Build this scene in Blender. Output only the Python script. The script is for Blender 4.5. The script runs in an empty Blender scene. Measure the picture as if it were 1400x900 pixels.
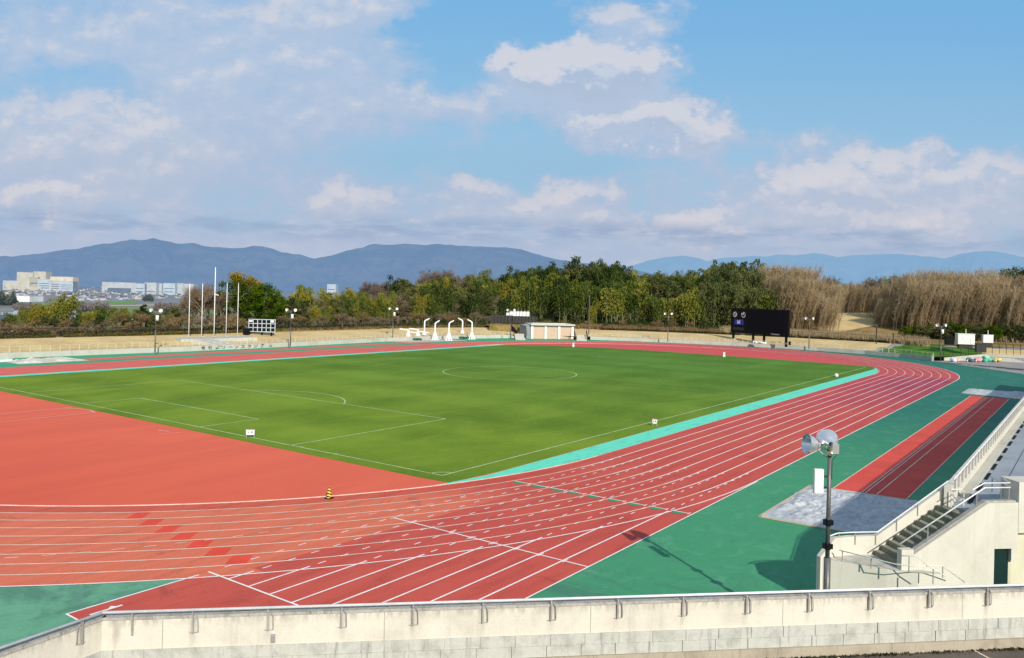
import bpy, math, random
from mathutils import Vector, noise as mnoise
R = math.radians
rnd = random.Random(7)
col = bpy.context.scene.collection
scene = bpy.context.scene

# ---------------------------------------------------------------- survey of the site
# The running track defines the frame: x along the straights, y across, z = 0 on the surface.
# The viewpoint was surveyed from the markings of the football pitch.
CF, CROLL, CHEAD, CSH = 1110.75, .0233, .6297, 400.35
CAM = Vector((-90.214, -65.792, 11.013))
FW = Vector((math.cos(CHEAD), math.sin(CHEAD), 0))
RT = Vector((math.sin(CHEAD), -math.cos(CHEAD), 0))
UP = Vector((0, 0, 1))
R2 = RT * math.cos(CROLL) + UP * math.sin(CROLL)
U2 = UP * math.cos(CROLL) - RT * math.sin(CROLL)
def ray(x, y): return FW + R2 * ((x - 700) / CF) - U2 * ((y - CSH) / CF)
def G(x, y, z=0.):
    d = ray(x, y); return CAM + d * ((z - CAM.z) / d.z)
def XY(x, dist, y=430):
    d = ray(x, y); return CAM + d * (dist / math.hypot(d.x, d.y))
def ZAT(x, y, dist): return XY(x, dist, y).z

# ---------------------------------------------------------------- object helpers
def tag(o, label=None, cat=None, group=None, kind=None):
    if label: o['label'] = label
    if cat: o['category'] = cat
    if group: o['group'] = group
    if kind: o['kind'] = kind
    return o
def empty(name, loc, rz=0, label=None, cat=None, group=None):
    o = bpy.data.objects.new(name, None); col.objects.link(o)
    o.empty_display_size = .2; o.location = loc; o.rotation_euler.z = rz
    return tag(o, label, cat, group)
def kids(o): return [c for c in bpy.data.objects if c.parent == o]
KID = {}
def copy_tree(o, parent=None):
    c = o.copy(); col.objects.link(c); c.parent = parent
    KID.setdefault(o.name, [x.name for x in kids(o)])
    for n in KID[o.name]: copy_tree(bpy.data.objects[n], c)
    return c

class MB:
    """mesh collector"""
    def __init__(s): s.v = []; s.f = []; s.m = []
    def quad(s, a, b, c, d, m=0):
        i = len(s.v); s.v += [tuple(a), tuple(b), tuple(c), tuple(d)]; s.f.append((i, i+1, i+2, i+3)); s.m.append(m)
    def tri(s, a, b, c, m=0):
        i = len(s.v); s.v += [tuple(a), tuple(b), tuple(c)]; s.f.append((i, i+1, i+2)); s.m.append(m)
    def poly(s, pts, m=0):
        i = len(s.v); s.v += [tuple(p) for p in pts]; s.f.append(tuple(range(i, i+len(pts)))); s.m.append(m)
    def box(s, c, d, rz=0, m=0, ax=None):
        hx, hy, hz = d[0]/2, d[1]/2, d[2]/2
        ca, sa = math.cos(rz), math.sin(rz); i = len(s.v)
        for dx, dy, dz in ((-1,-1,-1),(1,-1,-1),(1,1,-1),(-1,1,-1),(-1,-1,1),(1,-1,1),(1,1,1),(-1,1,1)):
            x, y = dx*hx, dy*hy
            s.v.append((c[0]+x*ca-y*sa, c[1]+x*sa+y*ca, c[2]+dz*hz))
        for f in ((0,3,2,1),(4,5,6,7),(0,1,5,4),(1,2,6,5),(2,3,7,6),(3,0,4,7)):
            s.f.append(tuple(i+k for k in f)); s.m.append(m)
    def prism(s, pts, z0, z1, m=0):
        """pts: xy polygon ccw; z1 may be list"""
        n = len(pts); i = len(s.v)
        zt = z1 if isinstance(z1, (list, tuple)) else [z1]*n
        zb = z0 if isinstance(z0, (list, tuple)) else [z0]*n
        for p, z in zip(pts, zb): s.v.append((p[0], p[1], z))
        for p, z in zip(pts, zt): s.v.append((p[0], p[1], z))
        s.f.append(tuple(i+k for k in reversed(range(n)))); s.m.append(m)
        s.f.append(tuple(i+n+k for k in range(n))); s.m.append(m)
        for k in range(n):
            j = (k+1) % n; s.f.append((i+k, i+j, i+n+j, i+n+k)); s.m.append(m)
    def tube(s, pts, r, n=6, m=0, cap=True):
        pts = [Vector(p) for p in pts]; rs = r if isinstance(r, (list, tuple)) else [r]*len(pts)
        rings = []
        for k, p in enumerate(pts):
            d = (pts[min(k+1, len(pts)-1)] - pts[max(k-1, 0)])
            if d.length < 1e-9: d = Vector((0,0,1))
            d.normalize(); a = Vector((0,0,1)) if abs(d.z) < .9 else Vector((1,0,0))
            u = d.cross(a).normalized(); w = d.cross(u)
            i = len(s.v); rings.append(i)
            for q in range(n):
                t = 2*math.pi*q/n; s.v.append(tuple(p + (u*math.cos(t) + w*math.sin(t))*rs[k]))
        for a, b in zip(rings, rings[1:]):
            for q in range(n):
                j = (q+1) % n; s.f.append((a+q, b+q, b+j, a+j)); s.m.append(m)
        if cap:
            s.f.append(tuple(rings[0]+q for q in range(n))); s.m.append(m)
            s.f.append(tuple(rings[-1]+q for q in reversed(range(n)))); s.m.append(m)
    def lathe(s, prof, o, ax, n=16, m=0):
        """prof: (r, h) along axis ax from o"""
        o = Vector(o); ax = Vector(ax).normalized(); a = Vector((0,0,1)) if abs(ax.z) < .9 else Vector((1,0,0))
        u = ax.cross(a).normalized(); w = ax.cross(u); rings = []
        for r, h in prof:
            i = len(s.v); rings.append(i)
            for q in range(n):
                t = 2*math.pi*q/n; s.v.append(tuple(o + ax*h + (u*math.cos(t)+w*math.sin(t))*r))
        for a_, b in zip(rings, rings[1:]):
            for q in range(n):
                j = (q+1) % n; s.f.append((a_+q, b+q, b+j, a_+j)); s.m.append(m)
    def build(s, name, mats, parent=None, smooth=False):
        me = bpy.data.meshes.new(name); me.from_pydata(s.v, [], s.f)
        if not isinstance(mats, (list, tuple)): mats = [mats]
        for x in mats: me.materials.append(x)
        if len(mats) > 1: me.polygons.foreach_set('material_index', s.m)
        if smooth: me.polygons.foreach_set('use_smooth', [True]*len(me.polygons))
        me.update()
        o = bpy.data.objects.new(name, me); col.objects.link(o)
        if parent: o.parent = parent
        return o

# ---------------------------------------------------------------- materials
def lin(c):
    return tuple(((x/255)/12.92 if x/255 <= .04045 else ((x/255+.055)/1.055)**2.4) for x in c)
class NT:
    def __init__(s, tree): s.t = tree; s.n = tree.nodes; s.l = tree.links
    def new(s, typ, **kw):
        n = s.n.new(typ)
        for k, v in kw.items(): setattr(n, k, v)
        return n
    def put(s, sock, v):
        if isinstance(v, bpy.types.NodeSocket): s.l.new(v, sock)
        elif v is not None:
            if hasattr(sock, 'default_value'):
                if isinstance(v, (tuple, list)) and len(v) == 3 and len(sock.default_value) == 4: v = tuple(v)+(1,)
                sock.default_value = v
    def math(s, op, a, b=None, c=None, clamp=False):
        n = s.new('ShaderNodeMath', operation=op, use_clamp=clamp); s.put(n.inputs[0], a)
        if b is not None: s.put(n.inputs[1], b)
        if c is not None: s.put(n.inputs[2], c)
        return n.outputs[0]
    def mix(s, f, a, b, mode='MIX'):
        n = s.new('ShaderNodeMix', data_type='RGBA', blend_type=mode); s.put(n.inputs[0], f); s.put(n.inputs[6], a); s.put(n.inputs[7], b)
        return n.outputs[2]
    def noise(s, vec, scale, detail=4, rough=.55, dist=0, out=0):
        n = s.new('ShaderNodeTexNoise'); s.put(n.inputs['Vector'], vec); n.inputs['Scale'].default_value = scale
        n.inputs['Detail'].default_value = detail; n.inputs['Roughness'].default_value = rough; n.inputs['Distortion'].default_value = dist
        return n.outputs[out]
    def mrange(s, v, a, b, c=0., d=1., smooth=True):
        n = s.new('ShaderNodeMapRange', interpolation_type='SMOOTHSTEP' if smooth else 'LINEAR')
        s.put(n.inputs[0], v); s.put(n.inputs[1], a); s.put(n.inputs[2], b); s.put(n.inputs[3], c); s.put(n.inputs[4], d)
        return n.outputs[0]
    def mapping(s, vec, scale=(1,1,1), rot=(0,0,0), loc=(0,0,0)):
        n = s.new('ShaderNodeMapping'); s.put(n.inputs[0], vec); n.inputs['Scale'].default_value = scale
        n.inputs['Rotation'].default_value = rot; n.inputs['Location'].default_value = loc
        return n.outputs[0]
    def sep(s, vec):
        n = s.new('ShaderNodeSeparateXYZ'); s.put(n.inputs[0], vec); return n.outputs
def mat(name, fn, rough=.8, spec=.3, metallic=0., bump=None):
    """fn(nt) -> colour socket or tuple ; may return (colour, height)"""
    m = bpy.data.materials.new(name); m.use_nodes = True; nt = NT(m.node_tree)
    b = nt.n['Principled BSDF']
    c = fn(nt) if callable(fn) else fn
    h = None
    if isinstance(c, tuple) and len(c) == 2: c, h = c
    nt.put(b.inputs['Base Color'], c); b.inputs['Roughness'].default_value = rough
    b.inputs['Specular IOR Level'].default_value = spec; b.inputs['Metallic'].default_value = metallic
    if h is not None:
        bp = nt.new('ShaderNodeBump'); bp.inputs['Strength'].default_value = (bump or (.3, .02))[0]
        bp.inputs['Distance'].default_value = (bump or (.3, .02))[1]; nt.put(bp.inputs['Height'], h)
        nt.l.new(bp.outputs[0], b.inputs['Normal'])
    return m
def pos(nt): return nt.new('ShaderNodeNewGeometry').outputs['Position']
def oco(nt): return nt.new('ShaderNodeTexCoord').outputs['Object']
def varied(c, amt=.12, scale=.6, scale2=8., spk=0.):
    """colour with two octaves of uneven wear"""
    def fn(nt):
        p = pos(nt); a = nt.noise(p, scale, 5, .6); b = nt.noise(p, scale2, 3, .6)
        d = tuple(x*(1-amt*2) for x in c); e = tuple(min(1, x*(1+amt*1.6)) for x in c)
        k = nt.mrange(nt.math('ADD', nt.math('MULTIPLY', a, .65), nt.math('MULTIPLY', b, .35)), .35, .65)
        return nt.mix(k, d, e)
    return fn
def simple(name, c, rough=.6, metallic=0., amt=.08, sc=2., spec=.4):
    return mat(name, varied(c, amt, sc, sc*8), rough, spec, metallic)

def fol_mat(name, c1, c2, c3=None, trans=.3, tip=None, rnd_amt=.5, nscale=.5):
    m = bpy.data.materials.new(name); m.use_nodes = True; nt = NT(m.node_tree); nt.n.clear()
    out = nt.new('ShaderNodeOutputMaterial'); oc = oco(nt); p = pos(nt)
    oi = nt.new('ShaderNodeObjectInfo').outputs['Random']
    k = nt.math('ADD', nt.math('MULTIPLY', nt.math('SUBTRACT', oi, .5), rnd_amt), nt.mrange(nt.noise(p, nscale, 4, .65), .3, .7), clamp=True)
    c = nt.mix(k, c1, c2)
    if c3: c = nt.mix(nt.mrange(nt.noise(p, nscale*.35, 2, .5), .5, .68), c, c3)
    if tip:  # (colour, z0, z1) fresh growth near the top
        z = nt.sep(oc)[2]; nz = nt.math('ADD', z, nt.math('MULTIPLY', nt.math('SUBTRACT', nt.noise(p, 1.1, 3), .5), 3.))
        c = nt.mix(nt.mrange(nz, tip[1], tip[2]), c, tip[0])
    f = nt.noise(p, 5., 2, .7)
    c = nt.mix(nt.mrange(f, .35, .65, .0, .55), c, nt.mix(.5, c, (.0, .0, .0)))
    d = nt.new('ShaderNodeBsdfDiffuse'); nt.put(d.inputs[0], c)
    t = nt.new('ShaderNodeBsdfTranslucent'); nt.put(t.inputs[0], c)
    mx = nt.new('ShaderNodeMixShader'); mx.inputs[0].default_value = trans
    nt.l.new(d.outputs[0], mx.inputs[1]); nt.l.new(t.outputs[0], mx.inputs[2]); nt.l.new(mx.outputs[0], out.inputs[0])
    return m

# track and ground surfaces -------------------------------------------------
def f_track(nt):
    p = pos(nt); x, y, z = nt.sep(p)
    # polar distance from the centre of the near bend
    dx = nt.math('ADD', x, 41.8); rr = nt.math('SQRT', nt.math('ADD', nt.math('POWER', dx, 2), nt.math('POWER', y, 2)))
    deep = lin((202, 84, 72)); bend = lin((224, 118, 88)); crim = lin((194, 74, 82)); purp = lin((168, 64, 86)); far = lin((226, 106, 98)); dree = lin((224, 104, 84))
    c = nt.mix(nt.mrange(x, -40, 35), deep, crim)
    c = nt.mix(nt.math('MULTIPLY', nt.mrange(x, -12, 30), nt.mrange(y, -38, -44)), c, purp)
    left = nt.mrange(x, -52, -60)
    edge = nt.math('MAXIMUM', nt.mrange(nt.math('ADD', y, nt.math('MULTIPLY', nt.math('ADD', x, 60), .06)), -39.75, -39.65, 0, 1, False), nt.mrange(x, -70.3, -70.4, 0, 1, False))
    c = nt.mix(nt.math('MULTIPLY', nt.math('MULTIPLY', left, edge), nt.mrange(rr, 49.1, 49.0, 0, 1, False)), c, bend)
    c = nt.mix(nt.mrange(y, -30, 20), c, far)
    c = nt.mix(nt.math('MULTIPLY', nt.mrange(y, 30, 0), nt.mrange(x, 40, 44)), c, lin((196, 84, 88)))
    # worn inner lane is deeper red
    inn = nt.math('MULTIPLY', nt.mrange(rr, 39.35, 39.2, 0, 1, False), nt.mrange(x, -45, -50))
    c = nt.mix(nt.math('MULTIPLY', inn, .7), c, lin((200, 78, 62)))
    # panel-like rolls along x plus blotches
    a = nt.noise(p, .12, 4, .6); b = nt.noise(nt.mapping(p, (.25, 2.2, 1)), .8, 4, .6); g = nt.noise(p, 14., 2, .7)
    c = nt.mix(nt.mrange(a, .35, .7, 0, .35), c, nt.mix(.5, c, lin((225, 125, 95))))
    c = nt.mix(nt.mrange(b, .4, .75, 0, .3), c, nt.mix(.65, c, (0, 0, 0)))
    c = nt.mix(nt.mrange(g, .3, .7, 0, .16), c, (0, 0, 0))
    sc_ = nt.noise(nt.mapping(p, (.5, 5, 1), (0, 0, .15)), 1.3, 6, .75, .6); c = nt.mix(nt.mrange(sc_, .60, .72, 0, .22), c, lin((240, 150, 125)))
    st_ = nt.noise(p, .35, 6, .75, .8); c = nt.mix(nt.mrange(st_, .56, .70, 0, .28), c, (.10, .02, .015))
    return c, g
def f_dee(nt):
    p = pos(nt); x, y, z = nt.sep(p)
    c = nt.mix(nt.mrange(x, -78, -54), lin((221, 95, 68)), lin((229, 107, 78)))
    c = nt.mix(nt.mrange(x, 40, 60), c, lin((208, 84, 88)))
    a = nt.noise(nt.mapping(p, (.35, 1.3, 1), (0, 0, .35)), .22, 5, .6, .6)
    c = nt.mix(nt.mrange(a, .35, .65, 0, .3), c, lin((200, 82, 66)))
    g = nt.noise(p, 12., 3, .7)
    return nt.mix(nt.mrange(g, .3, .75, 0, .14), c, (0, 0, 0)), g
def f_green(nt):
    p = pos(nt); x, y, z = nt.sep(p)
    c = nt.mix(nt.mrange(x, -50, 10), lin((66, 148, 104)), lin((28, 110, 92)))
    c = nt.mix(nt.mrange(x, -66, -72), c, lin((104, 164, 130)))
    c = nt.mix(nt.mrange(y, 0, 40), c, lin((56, 160, 116)))
    a = nt.noise(p, .5, 6, .68, 1.5); b = nt.noise(nt.mapping(p, (.6, 1.6, 1), (0, 0, .6)), .9, 5, .7, 2.)
    c = nt.mix(nt.mrange(a, .48, .70, 0, .42), c, nt.mix(.5, c, lin((128, 186, 150))))
    c = nt.mix(nt.mrange(b, .50, .68, 0, .3), c, lin((40, 118, 92)))
    q_ = nt.noise(p, .14, 5, .7, 1.); c = nt.mix(nt.math('MULTIPLY', nt.mrange(q_, .5, .62, 0, .6), nt.mrange(x, -55, -66)), c, lin((70, 112, 98)))
    g = nt.noise(p, 11., 3, .7)
    return nt.mix(nt.mrange(g, .3, .75, 0, .14), c, (0, 0, 0)), g
def f_cyan(nt):
    p = pos(nt); a = nt.noise(nt.mapping(p, (.5, 1.8, 1)), 1.2, 5, .7, 1.)
    c = nt.mix(nt.mrange(a, .5, .68, 0, .55), lin((104, 216, 184)), lin((58, 160, 140)))
    return c
def f_grass(nt):
    p = pos(nt); x, y, z = nt.sep(p)
    c = nt.mix(nt.mrange(x, -50, 35), lin((126, 150, 46)), lin((92, 134, 54)))
    # mowing bands across the pitch
    w = nt.math('SINE', nt.math('ADD', nt.math('MULTIPLY', x, .571), nt.math('MULTIPLY', nt.noise(p, .05, 2), 3.2)))
    a = nt.noise(nt.mapping(p, (.45, 1, 1), (0, 0, 1.2)), .11, 5, .62, .6)
    k = nt.math('ADD', nt.math('MULTIPLY', nt.mrange(w, -.7, .7), .28), nt.math('MULTIPLY', nt.mrange(a, .36, .66), .72))
    c = nt.mix(nt.math('MULTIPLY', k, .95), c, nt.mix(.62, c, lin((58, 96, 14))))
    b = nt.noise(p, 1.7, 5, .7); g = nt.noise(p, 9., 3, .75)
    c = nt.mix(nt.mrange(b, .4, .7, 0, .14), c, lin((156, 176, 56)))
    c = nt.mix(nt.mrange(g, .35, .7, 0, .25), c, lin((40, 66, 14)))
    return c, g
def f_dry(nt):
    p = pos(nt); a = nt.noise(nt.mapping(p, (1, 1, 1)), .16, 5, .65); b = nt.noise(p, 1.6, 4, .7)
    c = nt.mix(nt.mrange(a, .35, .65), lin((196, 170, 122)), lin((216, 192, 140)))
    return nt.mix(nt.mrange(b, .35, .7, 0, .4), c, lin((168, 142, 96))), b
def f_wild(nt):
    p = pos(nt); a = nt.noise(p, .08, 5, .7); b = nt.noise(p, .7, 5, .75)
    c = nt.mix(nt.mrange(a, .35, .65), lin((140, 112, 72)), lin((78, 84, 40)))
    return nt.mix(nt.mrange(b, .3, .7, 0, .6), c, lin((180, 150, 100))), b
def f_conc(base, dark, streak=1., sc=1.):
    def fn(nt):
        p = pos(nt); a = nt.noise(p, .9*sc, 6, .65, .3); s_ = nt.noise(nt.mapping(p, (3.2, 3.2, .22)), 1.*sc, 6, .75); g = nt.noise(p, 24., 4, .7)
        c = nt.mix(nt.mrange(a, .42, .72, 0, .45), base, dark)
        c = nt.mix(nt.mrange(s_, .52, .72, 0, .6*streak), c, dark)
        return nt.mix(nt.mrange(g, .35, .75, 0, .16), c, tuple(x*.5 for x in dark)), g
    return fn
M = {}
M['track'] = mat('running_track_rubber', f_track, .85, .25, bump=(.25, .01))
M['dee'] = mat('infield_rubber', f_dee, .85, .25, bump=(.2, .01))
M['green'] = mat('green_rubber', f_green, .75, .3, bump=(.2, .01))
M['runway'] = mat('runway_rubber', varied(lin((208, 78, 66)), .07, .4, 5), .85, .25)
M['cyan'] = mat('pale_turquoise_rubber', f_cyan, .8, .25)
M['grass'] = mat('pitch_turf', f_grass, .95, .1, bump=(.5, .03))
M['lawn'] = mat('lawn', varied(lin((72, 112, 36)), .2, .4, 4), .95, .1)
M['dry'] = mat('dry_winter_grass', f_dry, .95, .1, bump=(.4, .05))
M['wild'] = mat('rough_ground', f_wild, .95, .1, bump=(.5, .1))
M['line'] = mat('line_paint', varied((.86, .83, .80), .05, 1.5, 14), .7, .3)
M['linef'] = mat('faded_line_paint', varied((.78, .62, .50), .1, 1.5, 14), .75, .3)
M['pline'] = mat('pitch_line_chalk', varied((.50, .60, .34), .12, .8, 8), .9, .1)
M['plinef'] = mat('worn_pitch_line_chalk', varied((.26, .38, .17), .15, .5, 6), .9, .1)
M['patch'] = mat('fresh_red_patch', varied(lin((222, 78, 58)), .06, 1, 9), .85, .2)
M['kerb'] = mat('kerb_white', varied((.66, .50, .44), .1, 1, 9), .7, .3)
M['cream'] = mat('cream_painted_concrete', f_conc((.64, .605, .51), (.36, .33, .27), 1.2, 1.1), .8, .25, bump=(.2, .01))
M['cream2'] = mat('cream_painted_concrete_clean', f_conc((.63, .605, .515), (.46, .43, .36), .7, .7), .8, .25, bump=(.15, .01))
M['conc'] = mat('weathered_concrete', f_conc((.52, .52, .46), (.20, .20, .17), 1.3, 2.6), .9, .2, bump=(.5, .02))
M['coping'] = mat('lichened_coping', f_conc((.44, .42, .37), (.10, .095, .085), 1.4, 5.), .9, .2, bump=(.8, .02))
M['farwall'] = mat('pale_weathered_concrete', f_conc((.50, .49, .43), (.28, .27, .24), 1., .5), .9, .2)
M['step'] = mat('mossy_step_concrete', f_conc((.30, .30, .22), (.06, .065, .035), 1.3, 2.), .95, .15, bump=(.8, .03))
M['terrace'] = mat('blue_grey_terrace_coating', f_conc((.30, .34, .38), (.16, .18, .20), .5, .6), .8, .3)
M['steel'] = simple('galvanised_steel', (.40, .39, .37), .5, .35, .1, 3)
M['rail'] = simple('satin_handrail', (.74, .73, .71), .42, .15, .06, 3)
M['polished'] = simple('polished_aluminium', (.84, .84, .84), .24, .8, .04, 3)
M['white'] = simple('white_paint', (.80, .80, .78), .5, 0, .05, 2)
M['offwhite'] = simple('off_white_plastic', (.74, .75, .69), .5, 0, .05, 2)
M['black'] = simple('black_powder_coat', (.006, .007, .008), .8, 0, .1, 2, .15)
M['dark'] = simple('dark_bronze_metal', (.035, .032, .03), .6, .2, .1, 2)
M['pole'] = simple('grey_painted_pole', (.13, .13, .125), .45, .3, .12, 4)
M['screen'] = mat('dark_led_panel', (.006, .007, .011), .8, .1)
M['blue'] = simple('blue_board_paint', (.015, .03, .30), .5, 0, .05, 2)
M['yellow'] = simple('yellow_sleeve', (.75, .52, .02), .5)
M['orange'] = simple('orange_cone_plastic', (.75, .10, .03), .5)
M['mat_g'] = simple('green_netting', (.01, .12, .05), .8, 0, .2, 2)
def f_asph(nt):
    p = pos(nt); a = nt.noise(p, .8, 5, .65); g = nt.noise(p, 45., 3, .8)
    c = nt.mix(nt.mrange(a, .35, .7), (.085, .07, .058), (.13, .108, .09))
    return nt.mix(nt.mrange(g, .4, .75, 0, .6), c, (.22, .20, .18)), g
M['asph'] = mat('brown_grey_asphalt', f_asph, .95, .15, bump=(.7, .01))
M['paving'] = mat('grey_paving', varied((.30, .285, .27), .12, .4, 6), .9, .2)
def f_tarp(nt):
    p = pos(nt); a = nt.noise(p, .5, 6, .7, 2.); v = nt.new('ShaderNodeTexVoronoi', feature='DISTANCE_TO_EDGE'); nt.put(v.inputs['Vector'], nt.mapping(nt.noise(p, .4, 3, .6, 1., 1), (6, 14, 6))); v.inputs['Scale'].default_value = 1.
    c = nt.mix(nt.mrange(a, .35, .68), (.40, .42, .45), (.60, .60, .59))
    return nt.mix(nt.mrange(v.outputs[0], .0, .05, .45, 0), c, (.15, .17, .20)), a  # thin dark lines: crease shade put into the colour
M['tarp'] = mat('grey_tarpaulin', f_tarp, .55, .4, bump=(.3, .05))
M['tarpw'] = mat('pale_tarpaulin', varied((.62, .58, .50), .15, .5, 5), .7, .3)
M['sand'] = simple('sand_timber', (.52, .42, .28), .9)
M['moss'] = simple('moss', (.05, .05, .018), .98, 0, .5, 4)
def bw(mb, name, mats, root, parent=None, smooth=False):
    """build in world coordinates under an unrotated empty"""
    o = root.location; mb.v = [(a-o.x, b-o.y, c-o.z) for a, b, c in mb.v]
    return mb.build(name, mats, parent or root, smooth)
def struct(o): o['kind'] = 'structure'; return o
def sheet(name, pts, z, m):
    mb = MB(); mb.poly([(p[0], p[1], z) for p in pts]); return struct(mb.build(name, m))

# ---------------------------------------------------------------- track geometry
SL, SR, RK, LW = 41.8, 40.3, 38.1, 1.22
ROUT = RK + 9*LW
def arc(cx, r, a0, a1, n=64): return [(cx + r*math.cos(a0+(a1-a0)*k/n), r*math.sin(a0+(a1-a0)*k/n)) for k in range(n+1)]
def oval(r, n=72):
    return arc(SR, r, -math.pi/2, math.pi/2, n) + arc(-SL, r, math.pi/2, 1.5*math.pi, n)
def farw(p):   # the back straight is a lane narrower
    return p
def outer(r=ROUT):
    o = []
    for x, y in oval(r): 
        if y > 0: 
            k = min(1, y/45); f = (46.9/ROUT); y2 = y*(1-(1-f)*k)
            if x > SR: x = SR + (x-SR)*(1-.045*k)
            y = y2
        o.append((x, y))
    return o
# green rubber apron reaching the far wall, cut to the stadium bowl
PW = [(-150, 66), (-110, 64), (-75, 62.5), (-60, 61.6), (-40, 60.3), (-24, 58.6), (-13, 57.3), (0, 56.6), (12, 56.8), (24, 57.2), (36, 57.3), (48, 56.6), (58, 54.8), (66, 51.6), (71.2, 48.2), (76.5, 42.3), (80.6, 36.4), (84, 29), (87, 20), (89.2, 11), (90.6, 2), (91.2, -7), (90.8, -16), (88.6, -26), (85, -33.5), (79.9, -40)]
P1 = G(1291, 493.2); P2 = G(1349, 493.4); P3 = G(1402, 496)
PW2 = [(79.9, -40), (P1.x, P1.y), (P2.x, P2.y), (P3.x, P3.y), (P3.x - (P2.x-P3.x)*3, P3.y - (P2.y-P3.y)*3)]
PALL = PW + PW2[1:]
def sheet_ring(name, a, b, z, m):
    mb = MB(); n = len(a)
    for k in range(n):
        j = (k+1) % n; mb.quad((a[k][0], a[k][1], z), (b[k][0], b[k][1], z), (b[j][0], b[j][1], z), (a[j][0], a[j][1], z))
    return struct(mb.build(name, m))
apron = PALL + [(PALL[-1][0]-10, -100), (-40, -100), (-150, -60)]
sheet('green_apron', apron, 0., M['green'])
sheet('infield_ground', oval(RK+.02), .004, M['dee'])
inn = oval(RK); out = outer(); sheet_ring('running_track', inn, out, .008, M['track'])
# chute for the sprints and the hurdles
YC = -38.2
chx = [(-77.0, YC), (-70.4, YC)]
sheet('sprint_chute', [(-77.0, YC-.0), (-77.0, YC-9*LW), (-41.8, YC-9*LW+.03), (-41.8, -40), (-66, -40), (-71.8, YC)], .006, M['track'])
# turf
gr = [(-54.6, -35.95), (56.0, -35.95), (58.2, -10), (58.6, 6), (57.5, 18), (52.5, 31.5), (48, 35.6), (-54.6, 35.6)]
def clip(pts, r):
    o = []
    N = len(pts)
    for k in range(N):
        a, b = pts[k], pts[(k+1) % N]; n = 24
        for q in range(n):
            x = a[0]+(b[0]-a[0])*q/n; y = a[1]+(b[1]-a[1])*q/n
            for cx in ((-SL) if x < -SL else None, SR if x > SR else None):
                if cx is not None:
                    d = math.hypot(x-cx, y)
                    if d > r: x = cx+(x-cx)*r/d; y = y*r/d
            o.append((x, y))
    return o
sheet('pitch_turf', clip(gr, RK-.35), .012, M['grass'])
cy = [(-56, -36.0), (54, -36.0), (54, -RK+.08), (-56, -RK+.08)]
sheet('turquoise_strip', clip(cy, RK-.12), .010, M['cyan'])
sheet('far_turquoise_strip', [(-62, 35.65), (47, 35.65), (47, 37.3), (-62, 37.3)], .016, M['cyan'])
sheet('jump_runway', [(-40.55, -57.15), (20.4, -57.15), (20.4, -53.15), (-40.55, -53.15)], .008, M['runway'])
sheet('far_jump_runway', [(-32.3, 50.1), (44, 50.1), (44, 53.5), (-32.3, 53.5)], .008, M['track'])
sheet('grey_paving', [(80.2, -39.6), (73.2, -46.2), (62.1, -55.8), (40, -76), (P3.x+10, -76), (P3.x+.5, P3.y), (P2.x, P2.y), (P1.x, P1.y)], .004, M['paving'])

# ---------------------------------------------------------------- markings
def ribbon(mb, pts, w, z, closed=False):
    P = [Vector((p[0], p[1])) for p in pts]; n = len(P); L = []; Rr = []
    for k in range(n):
        if closed: d = P[(k+1) % n]-P[k-1]
        else: d = P[min(k+1, n-1)]-P[max(k-1, 0)]
        d.normalize(); q = Vector((-d.y, d.x))*w/2; L.append(P[k]+q); Rr.append(P[k]-q)
    for k in range(n if closed else n-1):
        j = (k+1) % n; mb.quad((Rr[k].x, Rr[k].y, z), (Rr[j].x, Rr[j].y, z), (L[j].x, L[j].y, z), (L[k].x, L[k].y, z))
ZL = .020
w = MB(); wf = MB()
for k in range(1, 10):
    r = RK + k*LW
    # bend line on the left is faded, then home straight and right-hand bend
    ribbon(wf if k < 9 else w, arc(-SL, r, math.pi*.62, 1.5*math.pi - (.10 if k < 9 else 0), 90), .08, ZL)
    if k < 9: ribbon(w, arc(-SL, r, 1.5*math.pi-.10, 1.5*math.pi, 8), .078, ZL)
    ribbon(w, [(-SL, -r), (SR, -r)], .078, ZL)
    ribbon(w if k == 9 else wf, [p for p in arc(SR, r, -math.pi/2, .15, 50)], .085, ZL)
for k in range(9):           # chute lines: solid up to the bend, then dashed through it
    y = YC - k*LW; xc = -SL - math.sqrt(max(0, ROUT**2 - y*y))
    x0 = -77.0 if k == 0 else -71.7
    if xc > x0: ribbon(w, [(x0, y), (xc+.5, y)], .08, ZL+.002)
    x = max(xc+.9, x0); 
    xe = -40.5
    if k == 0: x = -71.0; xe = -56
    while x < xe:
        ribbon(w, [(x, y), (x+.42, y)], .06, ZL+.002); x += 1.2
ribbon(w, [(-77.0, YC-9*LW), (-SL, YC-9*LW+.02)], .065, ZL+.002)
ribbon(w, [(-77.0, YC+.03), (-77.0, YC-9*LW)], .07, ZL+.004)
ribbon(w, [(-71.7, YC+.03), (-71.7, YC-9*LW)], .085, ZL+.004)
ribbon(w, [(-61.75, YC-.1), (-61.75, YC-9*LW)], .085, ZL+.004)
ribbon(w, [(SR-.3, -RK-.05), (SR-.3, -ROUT)], .09, ZL+.004)
# little cross ticks on the start lines
for k in range(9):
    ribbon(w, [(-61.95, YC-k*LW-.1), (-61.5, YC-k*LW-.1)], .05, ZL+.006)
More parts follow.
